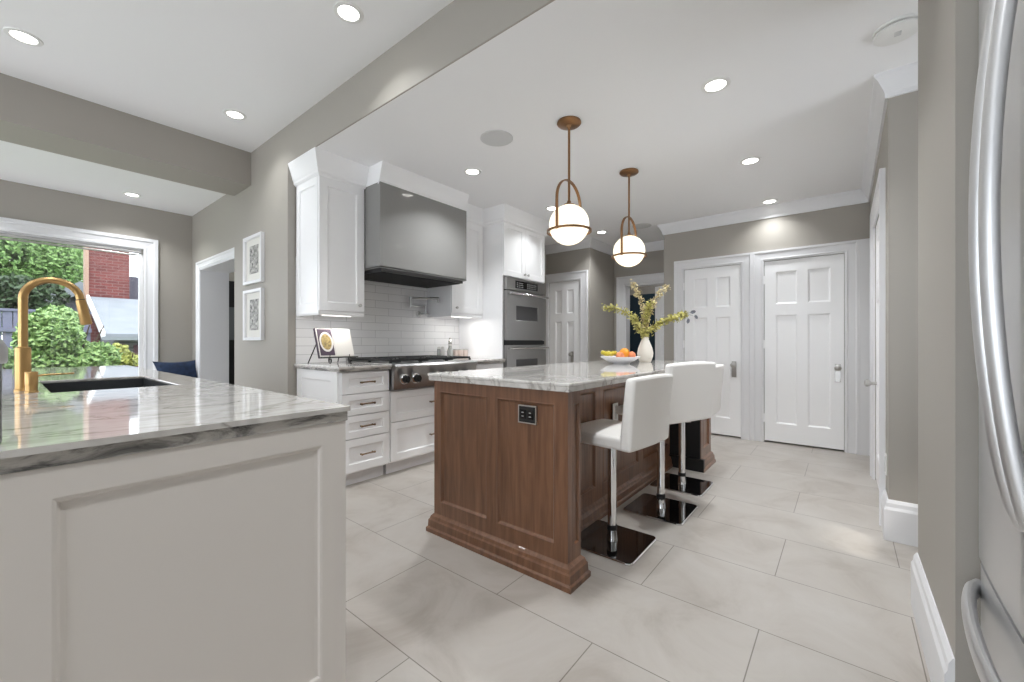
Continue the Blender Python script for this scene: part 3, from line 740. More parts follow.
# hood
hd = thing('range_hood', 'large glossy grey box range hood above the rangetop', 'range hood', (2.44, 3.2, 1.69))
obj('shell', B((1.948, 2.935, 2.95, 3.56, 1.705, 1.715), (1.948, 2.935, 2.95, 2.97, 1.70, 2.40), (1.948, 1.968, 2.97, 3.56, 1.70, 2.40), (2.915, 2.935, 2.97, 3.56, 1.70, 2.40), (1.968, 2.915, 2.97, 3.56, 2.38, 2.40)), 'hood', hd)
obj('filter_frame', B((1.975, 2.908, 2.975, 3.54, 1.675, 1.705)), 'bag', hd)
bm = bmesh.new()
for i in range(30): box(bm, 1.99+i*.0303, 1.99+i*.0303+.012, 2.99, 3.50, 1.667, 1.676)
obj('baffle_filter', bm, 'black', hd)
# wall cabinets
def wallcab(x0, x1, z0, z1, yf, label, knob_u, side_left=False):
    t = thing('wall_cabinet', label, 'cabinet', ((x0+x1)/2, 3.4, z0-.03))
    obj('body', B((x0+(.012 if side_left else 0), x1, yf+.021, RY-.009, z0, z1)), 'white', t)
    d = shaker(nY(x0+.004, yf+.02, z0+.004), x1-x0-.008, z1-z0-.008, t, 'door', fr=.065)
    knob(nY(x0, yf, z0), knob_u, .06, d)
    if side_left: obj('side_panel', panel(bmesh.new(), nX(x0+.012, RY-.012, z0), RY-.012-yf-.022, z1-z0, .012, [(.05, RY-.012-yf-.022-.05, .06, z1-z0-.06)]), 'white', t)
    obj('light_rail', sweep(bmesh.new(), [(x0+.005, RY-.012), (x0+.005, yf+.012), (x1, yf+.012)], [(-.02, z0-.032), (.0, z0-.032), (.006, z0-.015), (.006, z0), (-.02, z0)]), 'white', t)
    return t
YU = 3.17
wallcab(1.552, 1.944, 1.335, 2.39, YU, 'white wall cabinet left of the grey hood', .34, True)
wallcab(2.94, 3.415, 1.39, 2.39, YU, 'white wall cabinet between hood and oven tower', .06)
for x0, x1, z, l in ((1.62, 1.86, 1.331, 'left'), (3.02, 3.30, 1.386, 'right')):
    ul = thing('cabinet_light', 'lit strip light under the white wall cabinet %s of the hood' % l, 'light', ((x0+x1)/2, 3.3, z-.02), 'strip lights under the wall cabinets')
    obj('housing', B((x0, x1, 3.23, 3.27, z-.012, z+.002)), 'plastic', ul); obj('lens', B((x0+.004, x1-.004, 3.232, 3.268, z-.028, z-.012)), 'strip', ul)
    l_ = bpy.data.lights.new('strip_lamp', 'AREA'); l_.shape = 'RECTANGLE'; l_.size = x1-x0; l_.size_y = .03; l_.energy = 1.1; l_.color = (1, .98, .95)
    lo = bpy.data.objects.new('strip_lamp', l_); COL.objects.link(lo); lo.location = ((x0+x1)/2, 3.25, z-.035)
# oven tower
FT = 2.87
tw = thing('oven_tower', 'tall white cabinet tower housing the double oven', 'cabinet', (3.82, 3.2, 0))
bm = B((3.42, 3.44, FT+.02, RY-.009, 0, 2.42), (4.19, 4.21, FT+.02, RY-.009, 0, 2.42), (3.44, 4.19, RY-.03, RY-.009, 0, 2.42), (3.44, 4.19, FT+.022, RY-.03, 1.812, 2.42), (3.44, 4.19, FT+.022, RY-.03, .10, .40))
obj('body', bm, 'white', tw)
obj('toe_kick', B((3.43, 4.2, FT+.075, FT+.09, 0, .1)), 'trim', tw)
for i in (0, 1):
    d = shaker(nY(3.424+i*.392, FT+.02, 1.815), .388, .59, tw, 'door', fr=.06); knob(nY(3.424+i*.392, FT, 1.815), .388-.03 if i == 0 else .03, .045, d)
d = shaker(nY(3.424, FT+.02, .115), .78, .275, tw, 'drawer'); pull(nY(3.424, FT, .25), .39, 0, d)
ov = thing('double_oven', 'stainless double wall oven with dark windows in the white tower', 'oven', (3.81, 3.1, .41))
obj('body', B((3.45, 4.185, FT+.015, 3.45, .41, 1.80)), 'black', ov)
obj('control_panel', B((3.446, 4.186, FT-.02, FT+.015, 1.665, 1.80)), 'steel', ov, bevel=.003)
dp = obj('display', B((3.60, 4.02, FT-.024, FT-.02, 1.69, 1.775)), 'blackgl', ov)
bm = bmesh.new()
for r_ in range(3):
    for c_ in range(12):
        if c_ in (4, 5): continue
        bm = B((3.625+c_*.032, 3.637+c_*.032, FT-.0252, FT-.0238, 1.703+r_*.022, 1.710+r_*.022)); obj('button', bm, 'grille', dp)
for z0, z1 in ((1.11, 1.655), (.43, 1.055)):
    d = obj('oven_door', panel(bmesh.new(), nY(3.446, FT+.015, z0), .74, z1-z0, .04, [(.16, .58, .22, z1-z0-.155)], [(0,0),(.003,-.003)]), 'steel', ov, bevel=.003)
    obj('oven_window', B((3.61, 4.022, FT-.0225, FT-.0205, z0+.224, z1-.16)), 'oven_glass', d)
    bm = bmesh.new(); hz = z1-.035; tube(bm, [(3.455, FT-.068, hz), (4.178, FT-.068, hz)], .013, 14)
    for hx in (3.475, 4.155): tube(bm, [(hx, FT-.025, hz), (hx, FT-.068, hz)], .01, 10)
    obj('handle', bm, 'chrome', d, smooth=True)
obj('vent_strip', B((3.446, 4.186, FT-.005, FT+.014, 1.058, 1.106)), 'black', ov)
# crown above the cabinets
def ccrown(path, name):
    pr = [(0, 2.385), (.004, 2.385), (.02, 2.40), (.02, 2.415), (.028, 2.43), (.045, 2.49), (.062, 2.54), (.066, KC-.0005), (0, KC-.0005)]
    struct(name, sweep(bmesh.new(), path, pr), 'white')
ccrown([(1.556, RY), (1.556, YU), (1.946, YU), (1.946, YU+.0), ][:3], 'trim_5')
struct('trim_6', B((1.556, 3.42, YU+.03, RY, 2.392, KC)), 'white')
ccrown([(1.946, 2.98), (2.937, 2.98)], 'trim_7')
struct('trim_8', B((1.948, 2.937, 2.98, YU+.05, 2.402, KC-.001)), 'white')
ccrown([(2.94, YU), (3.42, YU), (3.42, FT), (4.21, FT), (4.21, RY)], 'trim_9')
struct('trim_10', B((3.422, 4.208, FT+.02, RY, 2.421, KC-.001)), 'white')
# pot filler
px, pz = 2.47, 1.34
pf = thing('pot_filler', 'chrome folding pot filler faucet on the tiles under the hood', 'faucet', (2.75, RY, 1.3))
# pixel-derived spots on the tiled wall
bm = bmesh.new(); lathe(bm, 2.82, 1.388, [(.032, RY-.009), (.032, RY-.016), (.014, RY-.02), (.014, RY-.05), (.0001, RY-.051)], 20, axis='y'); obj('wall_flange', bm, 'steel', pf, smooth=True)
bm = bmesh.new(); tube(bm, [(2.82, RY-.045, 1.388), (2.93, RY-.05, 1.388)], .011, 12); tube(bm, [(2.885, RY-.05, 1.38), (2.885, RY-.05, 1.49)], .012, 12); obj('valve', bm, 'steel', pf, smooth=True)
bm = bmesh.new(); tube(bm, [(2.89, RY-.05, 1.47), (2.665, RY-.08, 1.47)], .010, 12); tube(bm, [(2.665, RY-.08, 1.45), (2.665, RY-.08, 1.56)], .014, 12); obj('lower_arm', bm, 'steel', pf, smooth=True)
bm = bmesh.new(); tube(bm, [(2.665, RY-.08, 1.543), (2.86, RY-.25, 1.543)], .010, 12); tube(bm, [(2.81, RY-.207, 1.543), (2.88, RY-.268, 1.543)], .016, 12); tube(bm, [(2.875, RY-.262, 1.55), (2.875, RY-.262, 1.50)], .010, 12); obj('upper_arm', bm, 'steel', pf, smooth=True)
# cookbook on stand
cb = thing('cookbook', 'open cookbook with a food photo, leaning on a wire stand', 'book', (1.725, 3.3, .965))
tilt = math.radians(20); BU = Vector((1, 0, 0)); BV = Vector((0, math.sin(tilt), math.cos(tilt)))
BF = Fr((1.575, 3.20, .975), (1, 0, 0), tuple(BV))
bm = bmesh.new(); fbox(bm, BF, 0, .30, -.004, .245, -.03, -.024); fbox(bm, BF, 0, .02, -.004, .245, -.03, -.006); obj('cover', bm, 'bookdark', cb)
bm = bmesh.new(); fbox(bm, BF, .004, .137, 0, .24, -.024, -.004); obj('left_pages', bm, 'paper', cb, bevel=.002)
bm = bmesh.new(); fbox(bm, BF, .137, .296, 0, .24, -.024, -.002); obj('right_pages', bm, 'paper', cb, bevel=.004)
bm = bmesh.new(); fbox(bm, BF, .012, .13, .01, .235, -.004, -.0032); ph = obj('photo', bm, 'bookdark', cb)
bm = bmesh.new(); ring = [bm.verts.new(BF.p(.075+.055*math.cos(2*PI*i/24), .125+.085*math.sin(2*PI*i/24), -.0028)) for i in range(24)]; bm.faces.new(ring); r2 = [bm.verts.new(BF.p(.075+.055*math.cos(2*PI*i/24), .125+.085*math.sin(2*PI*i/24), -.0034)) for i in range(24)]; bm.faces.new(r2[::-1])
for i in range(24): bm.faces.new((ring[i], ring[(i+1) % 24], r2[(i+1) % 24], r2[i]))
obj('printed_plate', bm, 'paper', ph)
bm = bmesh.new(); ring = [bm.verts.new(BF.p(.075+.042*math.cos(2*PI*i/24), .125+.068*math.sin(2*PI*i/24), -.0022)) for i in range(24)]; bm.faces.new(ring); r2 = [bm.verts.new(BF.p(.075+.042*math.cos(2*PI*i/24), .125+.068*math.sin(2*PI*i/24), -.0028)) for i in range(24)]; bm.faces.new(r2[::-1])
for i in range(24): bm.faces.new((ring[i], ring[(i+1) % 24], r2[(i+1) % 24], r2[i]))
obj('printed_food', bm, 'food', ph)
st = thing('book_stand', 'black wrought wire book stand with scrolled feet on the left countertop', 'stand', (1.76, 3.25, T))
bm = bmesh.new()
for sx in (1.64, 1.805):
    bm = bmesh.new(); sp_ = []
    for i in range(26):
        a = i/25*2.1*2*PI; rr = .006 + .022*i/25; sp_.append((sx, 3.165 + rr*math.cos(a)*1.0, T+.034 + rr*math.sin(a)))
    tube(bm, sp_, .003, 6); obj('scroll_foot', bm, 'black', st, smooth=True)
bm = bmesh.new(); tube(bm, [(1.57, 3.175, .968), (1.885, 3.175, .968)], .004, 8); tube(bm, [(1.57, 3.21, .964), (1.885, 3.21, .964)], .004, 8)
for sx in (1.64, 1.805): tube(bm, [(sx, 3.165, .964), (sx, 3.245, .964)], .004, 6); tube(bm, [(sx, 3.172, .965), (sx, 3.166, .99)], .003, 6)
obj('ledge', bm, 'black', st, smooth=True)
bm = bmesh.new()
for sx in (1.64, 1.805): tube(bm, [(sx, 3.245, .964), tuple(BF.p(sx-1.575, .2, -.037))], .004, 8)
tube(bm, [tuple(BF.p(.065, .2, -.037)), tuple(BF.p(.23, .2, -.037))], .004, 8)
obj('back_frame', bm, 'black', st, smooth=True)
bm = bmesh.new(); tube(bm, [tuple(BF.p(.05, .19, -.04)), (1.585, 3.42, T+.004)], .0045, 8); obj('rear_leg', bm, 'black', st, smooth=True); bm = bmesh.new(); tube(bm, [tuple(BF.p(.25, .19, -.04)), (1.84, 3.42, T+.004)], .0045, 8); obj('rear_leg', bm, 'black', st, smooth=True)
# bottles and jars right of the rangetop
def bottle(name, x, y, prof, m, label, cat, parts=()):
    t = thing(name, label, cat, (x, y, T))
    obj('body', lz([(r, T+z) for r, z in prof], x, y, 20), m, t, smooth=True)
    for n, pr, mm in parts: obj(n, lz([(r, T+z) for r, z in pr], x, y, 18), mm, t, smooth=True)
    return t
bottle('oil_decanter', 3.13, 3.40, [(.03,.0),(.034,.01),(.034,.08),(.02,.12),(.016,.15),(.022,.165),(.02,.17)], 'clearg', 'tall faceted decanter at the back right of the rangetop', 'bottle', [('stopper', [(.016,.17),(.024,.185),(.012,.20),(.007,.215),(.012,.225),(.0001,.23)], 'nickel'), ('collar', [(.019,.135),(.022,.14),(.022,.155),(.018,.16)], 'nickel')])
bottle('salt_shaker', 2.985, 3.42, [(.02,0),(.022,.01),(.019,.1),(.015,.11)], 'clearg', 'leftmost small glass shaker beside the tall decanter', 'shaker', [('lid', [(.017,.105),(.018,.118),(.012,.128),(.0001,.13)], 'nickel')])
bottle('pepper_shaker', 3.04, 3.42, [(.02,0),(.022,.01),(.019,.1),(.015,.11)], 'nickel', 'small shaker directly left of the tall decanter', 'shaker', [('lid', [(.017,.105),(.018,.118),(.012,.128),(.0001,.13)], 'nickel')])
for i, xx in enumerate((3.215, 3.29, 3.365)):
    bottle('spice_jar', xx, 3.40, [(.028,0),(.03,.005),(.03,.085),(.026,.09)], 'pinkbox', ['pale pink jar nearest the tall decanter', 'middle one of three pale pink jars', 'pale pink jar nearest the oven tower'][i], 'jar', [('lid', [(.03,.088),(.031,.1),(.0001,.101)], 'nickel')])['group'] = 'pale jars right of the decanter'

# ============================================================ ISLAND
isl = thing('kitchen_island', 'brown stained wooden island with panelled end and moulded plinth', 'island', (2.8, 1.4, 0))
IW = [(0,0),(.005,.002),(.010,-.003),(.016,-.011),(.02,-.012)]
ZB, ZT = .10, T-.041
YN, YF_ = .955, 1.85; XN, XE = 1.58, 4.05
def iv(v): return YF_ - v
obj('end_panel', panel(bmesh.new(), nX(1.62, YF_, ZB-.01), YF_-YN, ZT-ZB+.01, .04, [(iv(1.80), iv(1.437), .08, .72), (iv(1.372), iv(1.022), .08, .72)], IW), 'wood', isl, bevel=.0015)
obj('pilaster', panel(bmesh.new(), nY(1.62, .995, ZB-.01), .075, ZT-ZB+.01, .04, [(.0, .0001, .3, .3001), (.018, .058, .08, .72)][1:], [(0,0),(.004,-.003),(.007,-.009)]), 'wood', isl)
obj('pilaster', panel(bmesh.new(), nY(3.72, .985, ZB-.01), XE-3.72, ZT-ZB+.01, .04, [(.06, XE-3.72-.06, .08, .72)], IW), 'wood', isl)
obj('end_core', B((1.62, 1.695, .995, YF_, ZB-.01, ZT)), 'wood', isl); obj('end_core', B((3.72, XE, .985, YF_, ZB-.01, ZT)), 'wood', isl)
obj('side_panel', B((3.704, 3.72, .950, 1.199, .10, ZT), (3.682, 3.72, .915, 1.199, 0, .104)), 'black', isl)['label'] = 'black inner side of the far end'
YR = 1.20
recs = [(.05, .62, .10, .70), (.72, 1.30, .10, .70), (1.40, 1.97, .10, .70)]
obj('body', B((1.695, 3.72, YR+.02, YF_-.02, ZB-.01, ZT)), 'wood', isl)
obj('back_panel', panel(bmesh.new(), nY(1.695, YR+.02, ZB-.01), 3.72-1.695, ZT-ZB+.01, .02, recs, IW), 'wood', isl)
obj('cabinet_front', B((1.62, XE, YF_-.02, YF_, ZB-.01, ZT)), 'wood', isl)
PP = [(-.03, .0), (.034, .0), (.034, .022), (.026, .03), (.024, .066), (.018, .074), (.014, .088), (.004, .098), (.0, .103), (-.03, .103)]
path = [(XN, YF_), (XN, YN), (1.695, YN), (1.695, YR), (3.72, YR), (3.72, .945), (XE, .945), (XE, YF_)]
obj('plinth', sweep(bmesh.new(), [(x, y) for x, y in path], [(o, z) for o, z in PP], closed=True), 'wood', isl)
ic = thing('island_countertop', 'pale veined stone countertop on the brown wooden island', 'countertop', (2.8, 1.4, T-.04))
obj('top_layer', B((1.545, 4.10, .927, 1.872, T-.016, T)), 'marble', ic, bevel=.005)
obj('lower_edge', B((1.551, 4.094, .933, 1.866, T-.040, T-.016)), 'marble', ic, bevel=.003)
# outlet on the end panel: u 522..535 , v 406..423
ol = thing('outlet', 'black double outlet with a thin steel rim on the brown island end', 'outlet', (1.575, 1.183, .70))
OF = nX(1.5925, 1.237, .700)
obj('rim', ringframe(bmesh.new(), Fr(OF.p(.005, .005, 0), OF.U, OF.V), .098, .076, [(0, 0), (0, .010), (.005, .010), (.005, 0)]), 'nickel', ol)
obj('cover_plate', B((1.584, 1.5925, 1.138, 1.232, .705, .781)), 'rubber', ol)
for yy in (1.163, 1.207):
    k_ = obj('socket', B((1.580, 1.584, yy-.016, yy+.016, .722, .764)), 'blackgl', ol, bevel=.001)
    for dz in (-.009, .009): obj('slot', B((1.5785, 1.5805, yy-.006, yy+.006, .743+dz-.0015, .743+dz+.0015)), 'grille', k_)
ol2 = thing('outlet', 'small white outlet under the island overhang behind the nearest stool', 'outlet', (2.58, 1.2, .57))
obj('cover_plate', B((2.55, 2.63, YR-.006, YR-.001, .56, .68)), 'plastic', ol2, bevel=.002)
obj('socket', B((2.575, 2.605, YR-.009, YR-.005, .575, .665)), 'grille', ol2)
# wall outlet at right
ol3 = thing('outlet', 'white wall outlet near the floor beside the hallway door', 'outlet', (3.2, HY, .33))
obj('cover_plate', B((3.17, 3.24, HY, HY+.006, .33, .445)), 'plastic', ol3, bevel=.002)
obj('socket', B((3.19, 3.22, HY+.005, HY+.009, .345, .43)), 'grille', ol3)

# ============================================================ STOOLS (facing +Y)
def make_stool(loc, label):
    t = thing('bar_stool', label, 'stool', (0, 0, 0), 'white bar stools along the island')
    # base plate
    def rr(x, y, r, z, n=6):
        pts = []
        for cx, cy, a0 in ((x-r, y-r, 0), (-x+r, y-r, PI/2), (-x+r, -y+r, PI), (x-r, -y+r, 1.5*PI)):
            for i in range(n+1): a = a0+PI/2*i/n; pts.append((cx+r*math.cos(a), cy+r*math.sin(a), z))
        return pts
    def plate(hw, r, zz):
        bm = bmesh.new(); R = [[bm.verts.new(p) for p in rr(hw-i, hw-i, r, z)] for i, z in zz]
        for a, b in zip(R, R[1:]):
            for k in range(len(a)): bm.faces.new((a[k], a[(k+1) % len(a)], b[(k+1) % len(a)], b[k]))
        bm.faces.new(R[0][::-1]); bm.faces.new(R[-1]); return bm
    bp = obj('base_plate', plate(.187, .03, [(0, 0), (0, .006), (.003, .010), (.006, .0115)]), 'chrome', t)
    obj('top_inlay', plate(.182, .027, [(0, .0112), (0, .0125)]), 'plate', bp)['label'] = 'black mirror-gloss top of the base'
    obj('flange', lz([(.03, .012), (.028, .03), (.024, .06), (.024, .07)], 0, 0), 'chrome', t, smooth=True)
    obj('rubber_ring', lz([(.0275, .07), (.0275, .095)], 0, 0), 'rubber', t)
    obj('column', lz([(.0235, .095), (.0235, .56)], 0, 0), 'chrome', t, smooth=True)
    obj('seat_mount', B((-.08, .08, -.08, .08, .545, .562)), 'black', t)
    bm = bmesh.new(); tube(bm, [(.02, -.02, .545), (.08, -.075, .54), (.115, -.11, .53), (.135, -.125, .53)], .004, 8); obj('height_lever', bm, 'chrome', t, smooth=True)
    # seat cushion
    bm = bmesh.new(); n = 8
    def gridbox(bm, f, nx, ny):
        top = {}; bot = {}
        for i in range(nx+1):
            for j in range(ny+1):
                a, b = f(i/nx, j/ny); top[i,j] = bm.verts.new(a); bot[i,j] = bm.verts.new(b)
        for i in range(nx):
            for j in range(ny):
                bm.faces.new((top[i,j], top[i+1,j], top[i+1,j+1], top[i,j+1])); bm.faces.new((bot[i,j], bot[i,j+1], bot[i+1,j+1], bot[i+1,j]))
        for i in range(nx):
            bm.faces.new((top[i,0], bot[i,0], bot[i+1,0], top[i+1,0])); bm.faces.new((top[i,ny], top[i+1,ny], bot[i+1,ny], bot[i,ny]))
        for j in range(ny):
            bm.faces.new((top[0,j], top[0,j+1], bot[0,j+1], bot[0,j])); bm.faces.new((top[nx,j], bot[nx,j], bot[nx,j+1], top[nx,j+1]))
    def fs(u, v):
        x = (u-.5)*.415; y = -.20 + v*.42
        crown = .012*(1-(2*u-1)**4)*(1-(2*v-1)**4)
        return (x, y, .622+crown - .012*(v > .9)), (x, y, .562)
    gridbox(bm, fs, 8, 8)
    obj('seat', bm, 'leather', t, bevel=.016, smooth=True, seg=3)
    # backrest: slightly wrapped and reclined
    bm = bmesh.new()
    def fb(u, v):
        x = (u-.5)*(.425+.01*v); z = .562 + v*.365 - .010*(2*u-1)**2*v
        yb = -.235 - .045*v**1.2 + .030*(2*u-1)**2*(.3+.7*v)
        th = .062 - .012*v
        return (x, yb, z), (x, yb+th, z)
    gridbox(bm, fb, 10, 8)
    br = obj('backrest', bm, 'leather', t, bevel=.016, smooth=True, seg=3)
    bm = bmesh.new(); tube(bm, [(-.20, -.168, .632), (0, -.186, .636), (.20, -.168, .632)], .004, 8); obj('piping', bm, 'leather', br)
    t.location = loc; return t
def swivel(st_, deg, up=0):
    """turn (and raise) the upholstered top on its column"""
    for ch in st_.children:
        k = ch.name.split('.')[0]
        if k in ('seat', 'backrest', 'seat_mount', 'height_lever'):
            ch.rotation_euler = (0, 0, math.radians(deg)); ch.location.z += up
        if k == 'column': ch.scale.z = 1 + up/.56
s0 = make_stool((2.10, .99, 0), 'nearest white leather bar stool, whose seat and back are both fully visible')
s1 = dup(s0, (2.71, .935, 0), 'middle white leather bar stool, set highest, standing between the other two')
s2 = dup(s0, (3.27, .968, 0), 'farthest white leather bar stool, half hidden behind the middle one', 0)
swivel(s0, -6); swivel(s1, -20, .045)
# ============================================================ VASE, BRANCHES, FRUIT
vx, vy = 3.647, 1.398
bm = bmesh.new(); lathe(bm, vx, vy, [(.045, T), (.052, T+.006), (.066, T+.05), (.070, T+.08), (.062, T+.125), (.042, T+.175), (.030, T+.205), (.029, T+.225), (.024, T+.225), (.023, T+.205), (.034, T+.17), (.034, T+.04), (.0001, T+.035)], 36)
tag(obj('vase', bm, 'vase', smooth=True), 'cream matte vase at the far end of the island', 'vase')
d0 = (Vector((vx, vy, 0))).dot(FWD)
def atpx(u, v, dd=0):
    d = d0 + dd; a = (u-512)/413; p = FWD*d + RGT*(a*d); return Vector((p.x, p.y, 1.09 + (342-v)/413*d))
def spray(pts, label, n, lm, size=.023, start=.25, tip=None):
    t = thing('leafy_branch', label, 'branch', (vx, vy, T+.05), 'leafy branches in the vase')
    P = [Vector((vx, vy, T+.05)), Vector((vx, vy, T+.215))] + [atpx(*p) for p in pts]
    # catmull-rom
    C = []
    for i in range(len(P)-1):
        p0, p1, p2, p3 = P[max(i-1,0)], P[i], P[i+1], P[min(i+2, len(P)-1)]
        for k in range(6):
            s = k/6; C.append(.5*((2*p1)+(p2-p0)*s+(2*p0-5*p1+4*p2-p3)*s*s+(3*p1-p0-3*p2+p3)*s**3))
    C.append(P[-1]); m = len(C)
    obj('stem', tube(bmesh.new(), C, [.0035-.002*i/m for i in range(m)], 6), 'stem', t)
    bm = bmesh.new()
    for i in range(n):
        s = start + (1-start)*random.random()**.9; k = min(m-1, int(s*(m-1))); c = C[k] + Vector([random.gauss(0, .016) for _ in range(3)])
        a = Vector([random.uniform(-1,1) for _ in range(3)]).normalized(); b = a.orthogonal().normalized(); nn = a.cross(b)
        L = size*random.uniform(.7, 1.2)
        q = [c-a*L*.6, c+b*L*.38+nn*L*.1, c+a*L*.7, c-b*L*.38+nn*L*.1]; vs = [bm.verts.new(x) for x in q]
        bm.faces.new((vs[0], vs[1], vs[2])); bm.faces.new((vs[0], vs[2], vs[3]))
    obj('leaves', bm, lm, t)
    if tip:
        bm = bmesh.new()
        for (u, v, ln, an) in tip:
            c = atpx(u, v); a = RGT*math.cos(an) + Vector((0,0,1))*math.sin(an); b = RGT*-math.sin(an) + Vector((0,0,1))*math.cos(an); L = ln
            N = a.cross(b); q = [c-a*L/2, c-a*L*.2-b*L*.28+N*.004, c+a*L*.25-b*L*.26+N*.004, c+a*L/2, c+a*L*.25+b*L*.26+N*.004, c-a*L*.2+b*L*.28+N*.004]
            vs = [bm.verts.new(x) for x in q]; bm.faces.new((vs[0], vs[1], vs[2], vs[3])); bm.faces.new((vs[0], vs[3], vs[4], vs[5]))
        for (u, v, ln, an) in tip: tube(bm, [C[-1], (C[-1]+atpx(u, v))/2 + Vector((0,0,.004)), atpx(u, v)], .0012, 5)
        g = obj('grey_leaves', bm, 'greyleaf', t); g['label'] = 'grey leaves at the tip'
    return t
spray([(638,326,-.02), (628,314,-.05), (616,309,-.06), (603,308,-.06)], 'branch reaching far left out of the cream vase', 330, 'blossom')
spray([(644,318), (642,303,.03), (637,292,.04), (632,282,.05)], 'branch with pale blossoms rising steeply up and left from the vase', 270, 'blossomp', size=.023)
spray([(648,320,.03), (654,303,.06), (661,293,.08), (669,286,.1)], 'branch with cream blossoms rising up and right from the vase', 270, 'blossomp', size=.023)
spray([(653,328), (664,321,.02), (676,317,.02), (686,314,.02)], 'low branch leaning right with grey leaves at its tip', 480, 'blossom', size=.026, tip=[(693,312,.055,.3),(688,321,.05,1.4),(696,317,.045,-1.0)])
spray([(645,326), (647,314,-.03), (650,302,-.04)], 'short dense upright branch in the middle of the vase', 380, 'blossom', size=.025)
spray([(640,330,-.04), (636,322,-.07), (634,316,-.08)], 'shortest branch bending left just above the vase rim', 240, 'blossom')
bx, by = 3.235, 1.452
bm = bmesh.new(); lathe(bm, bx, by, [(.055, T), (.058, T+.004), (.11, T+.022), (.155, T+.052), (.162, T+.06), (.157, T+.06), (.148, T+.052), (.10, T+.028), (.0001, T+.018)], 40)
tag(obj('fruit_bowl', bm, 'bowl', smooth=True), 'wide shallow white bowl of fruit on the island', 'bowl')
def loc3(du, dd, z): p = Vector((bx, by, 0)) + RGT*du + FWD*dd; return (p.x, p.y, z)
def fruit(name, c, r, m, label, sc=(1,1,1), g=None):
    t = thing(name, label, 'fruit', (c[0], c[1], c[2]-r*sc[2]), g)
    obj('flesh', ball(bmesh.new(), c, r, 3, sc), m, t, smooth=True)
    bm = bmesh.new(); ball(bm, (c[0]-.003, c[1]-.003, c[2]+r*sc[2]*.99), .004, 1); obj('stem_end', bm, 'stem', t)
fruit('orange', loc3(.03, -.02, T+.088), .042, 'orange', 'bright orange on top of the bowl of fruit')
fruit('peach', loc3(-.02, -.07, T+.066), .034, 'peach', 'peach in front left of the orange', g='peaches in the bowl')
fruit('peach', loc3(.085, -.035, T+.070), .033, 'peach', 'peach at the right end of the fruit bowl', g='peaches in the bowl')
fruit('peach', loc3(.04, .075, T+.070), .034, 'peach', 'peach behind the orange in the bowl', g='peaches in the bowl')
gp = thing('grape_bunch', 'bunch of yellow-green grapes at the left of the fruit bowl', 'grapes', loc3(-.09, 0, T+.04))
for i in range(34):
    a = random.uniform(0, 2*PI); r_ = random.random()**.5; lx = -.085 + .062*r_*math.cos(a); ly = .055*r_*math.sin(a); zz = T + .060 + .022*r_**2 + (.024*(1-r_))*random.random() + .012
    obj('grape', ball(bmesh.new(), loc3(lx, ly, zz), .015, 2, (1,1,1.1)), 'grape', gp, smooth=True)
bm = bmesh.new(); tube(bm, [loc3(-.06, 0, T+.08), loc3(-.09, 0, T+.10), loc3(-.14, -.01, T+.105)], .003, 6)
for k in range(5): tube(bm, [loc3(-.07-.014*k, 0, T+.092), loc3(-.075-.014*k, .01*(-1)**k, T+.112)], .002, 5)
obj('stalk', bm, 'stem', gp)

# ============================================================ PICTURES
for z0, z1, lab in ((1.63, 2.074, 'upper white-framed small grey print on the taupe wall'), (1.105, 1.575, 'lower white-framed small grey print on the taupe wall')):
    p = thing('framed_picture', lab, 'picture', (1.48, 4.275, z0), 'two framed prints')
    y0, y1 = 4.04, 4.475; F = nX(1.488, y1, z0); w_, h_ = y1-y0, z1-z0
    obj('frame', ringframe(bmesh.new(), Fr(F.p(.03, .03, 0), F.U, F.V), w_-.06, h_-.06, [(0, 0), (0, .022), (.006, .03), (.03, .03), (.03, 0)]), 'trim', p)
    obj('mat_board', B((1.480, 1.487, y0+.03, y1-.03, z0+.03, z1-.03)), 'mat', p)
    obj('print', B((1.4785, 1.480, y0+.115, y1-.115, z0+.095, z1-.09)), 'print', p)

# ============================================================ FRIDGE
FX0, FX1, FYf = .71, 1.622, -.272
fr = thing('refrigerator', 'large stainless french-door refrigerator at the right edge', 'refrigerator', (1.166, -.7, 0))
obj('body', B((FX0+.005, FX1-.005, -1.08, FYf-.075, .02, 2.08)), mat('fridge_side', (96,97,99), .5), fr)
def bowdoor(x0, x1, z0, z1, bow=.012):
    bm = bmesh.new(); n = 16; c = 1.166; hw = (FX1-FX0)/2
    A = []; Bk = []
    for i in range(n+1):
        x = x0+(x1-x0)*i/n; e = min(i, n-i)/n
        y = FYf + bow*(1-((x-c)/hw)**2) - (.012 if i in (0, n) else 0)
        A.append([bm.verts.new((x, y, z)) for z in (z0, z1)]); Bk.append([bm.verts.new((x, FYf-.07, z)) for z in (z0, z1)])
    for i in range(n):
        bm.faces.new((A[i][0], A[i+1][0], A[i+1][1], A[i][1])); bm.faces.new((Bk[i][0], Bk[i][1], Bk[i+1][1], Bk[i+1][0]))
        for k in (0, 1): bm.faces.new((A[i][k], A[i+1][k], Bk[i+1][k], Bk[i][k]))
    bm.faces.new((A[0][0], A[0][1], Bk[0][1], Bk[0][0])); bm.faces.new((A[n][0], A[n][1], Bk[n][1], Bk[n][0]))
    return bm
def arcpts(f, n=20): return [f(i/n) for i in range(n+1)]
for x0, x1, hx in ((1.169, FX1, 1.205), (FX0, 1.163, 1.125)):
    d = obj('door', bowdoor(x0, x1, .535, 2.07), 'steel2', fr, smooth=True)
    bm = bmesh.new(); tube(bm, arcpts(lambda s: (hx, FYf-.002+.010+.060*math.sin(PI*s)**.62, .74+1.15*s), 28), .0135, 14, flat=.017); obj('handle', bm, 'steel2', d, smooth=True)
d = obj('freezer_drawer', bowdoor(FX0, FX1, .06, .525), 'steel2', fr, smooth=True)
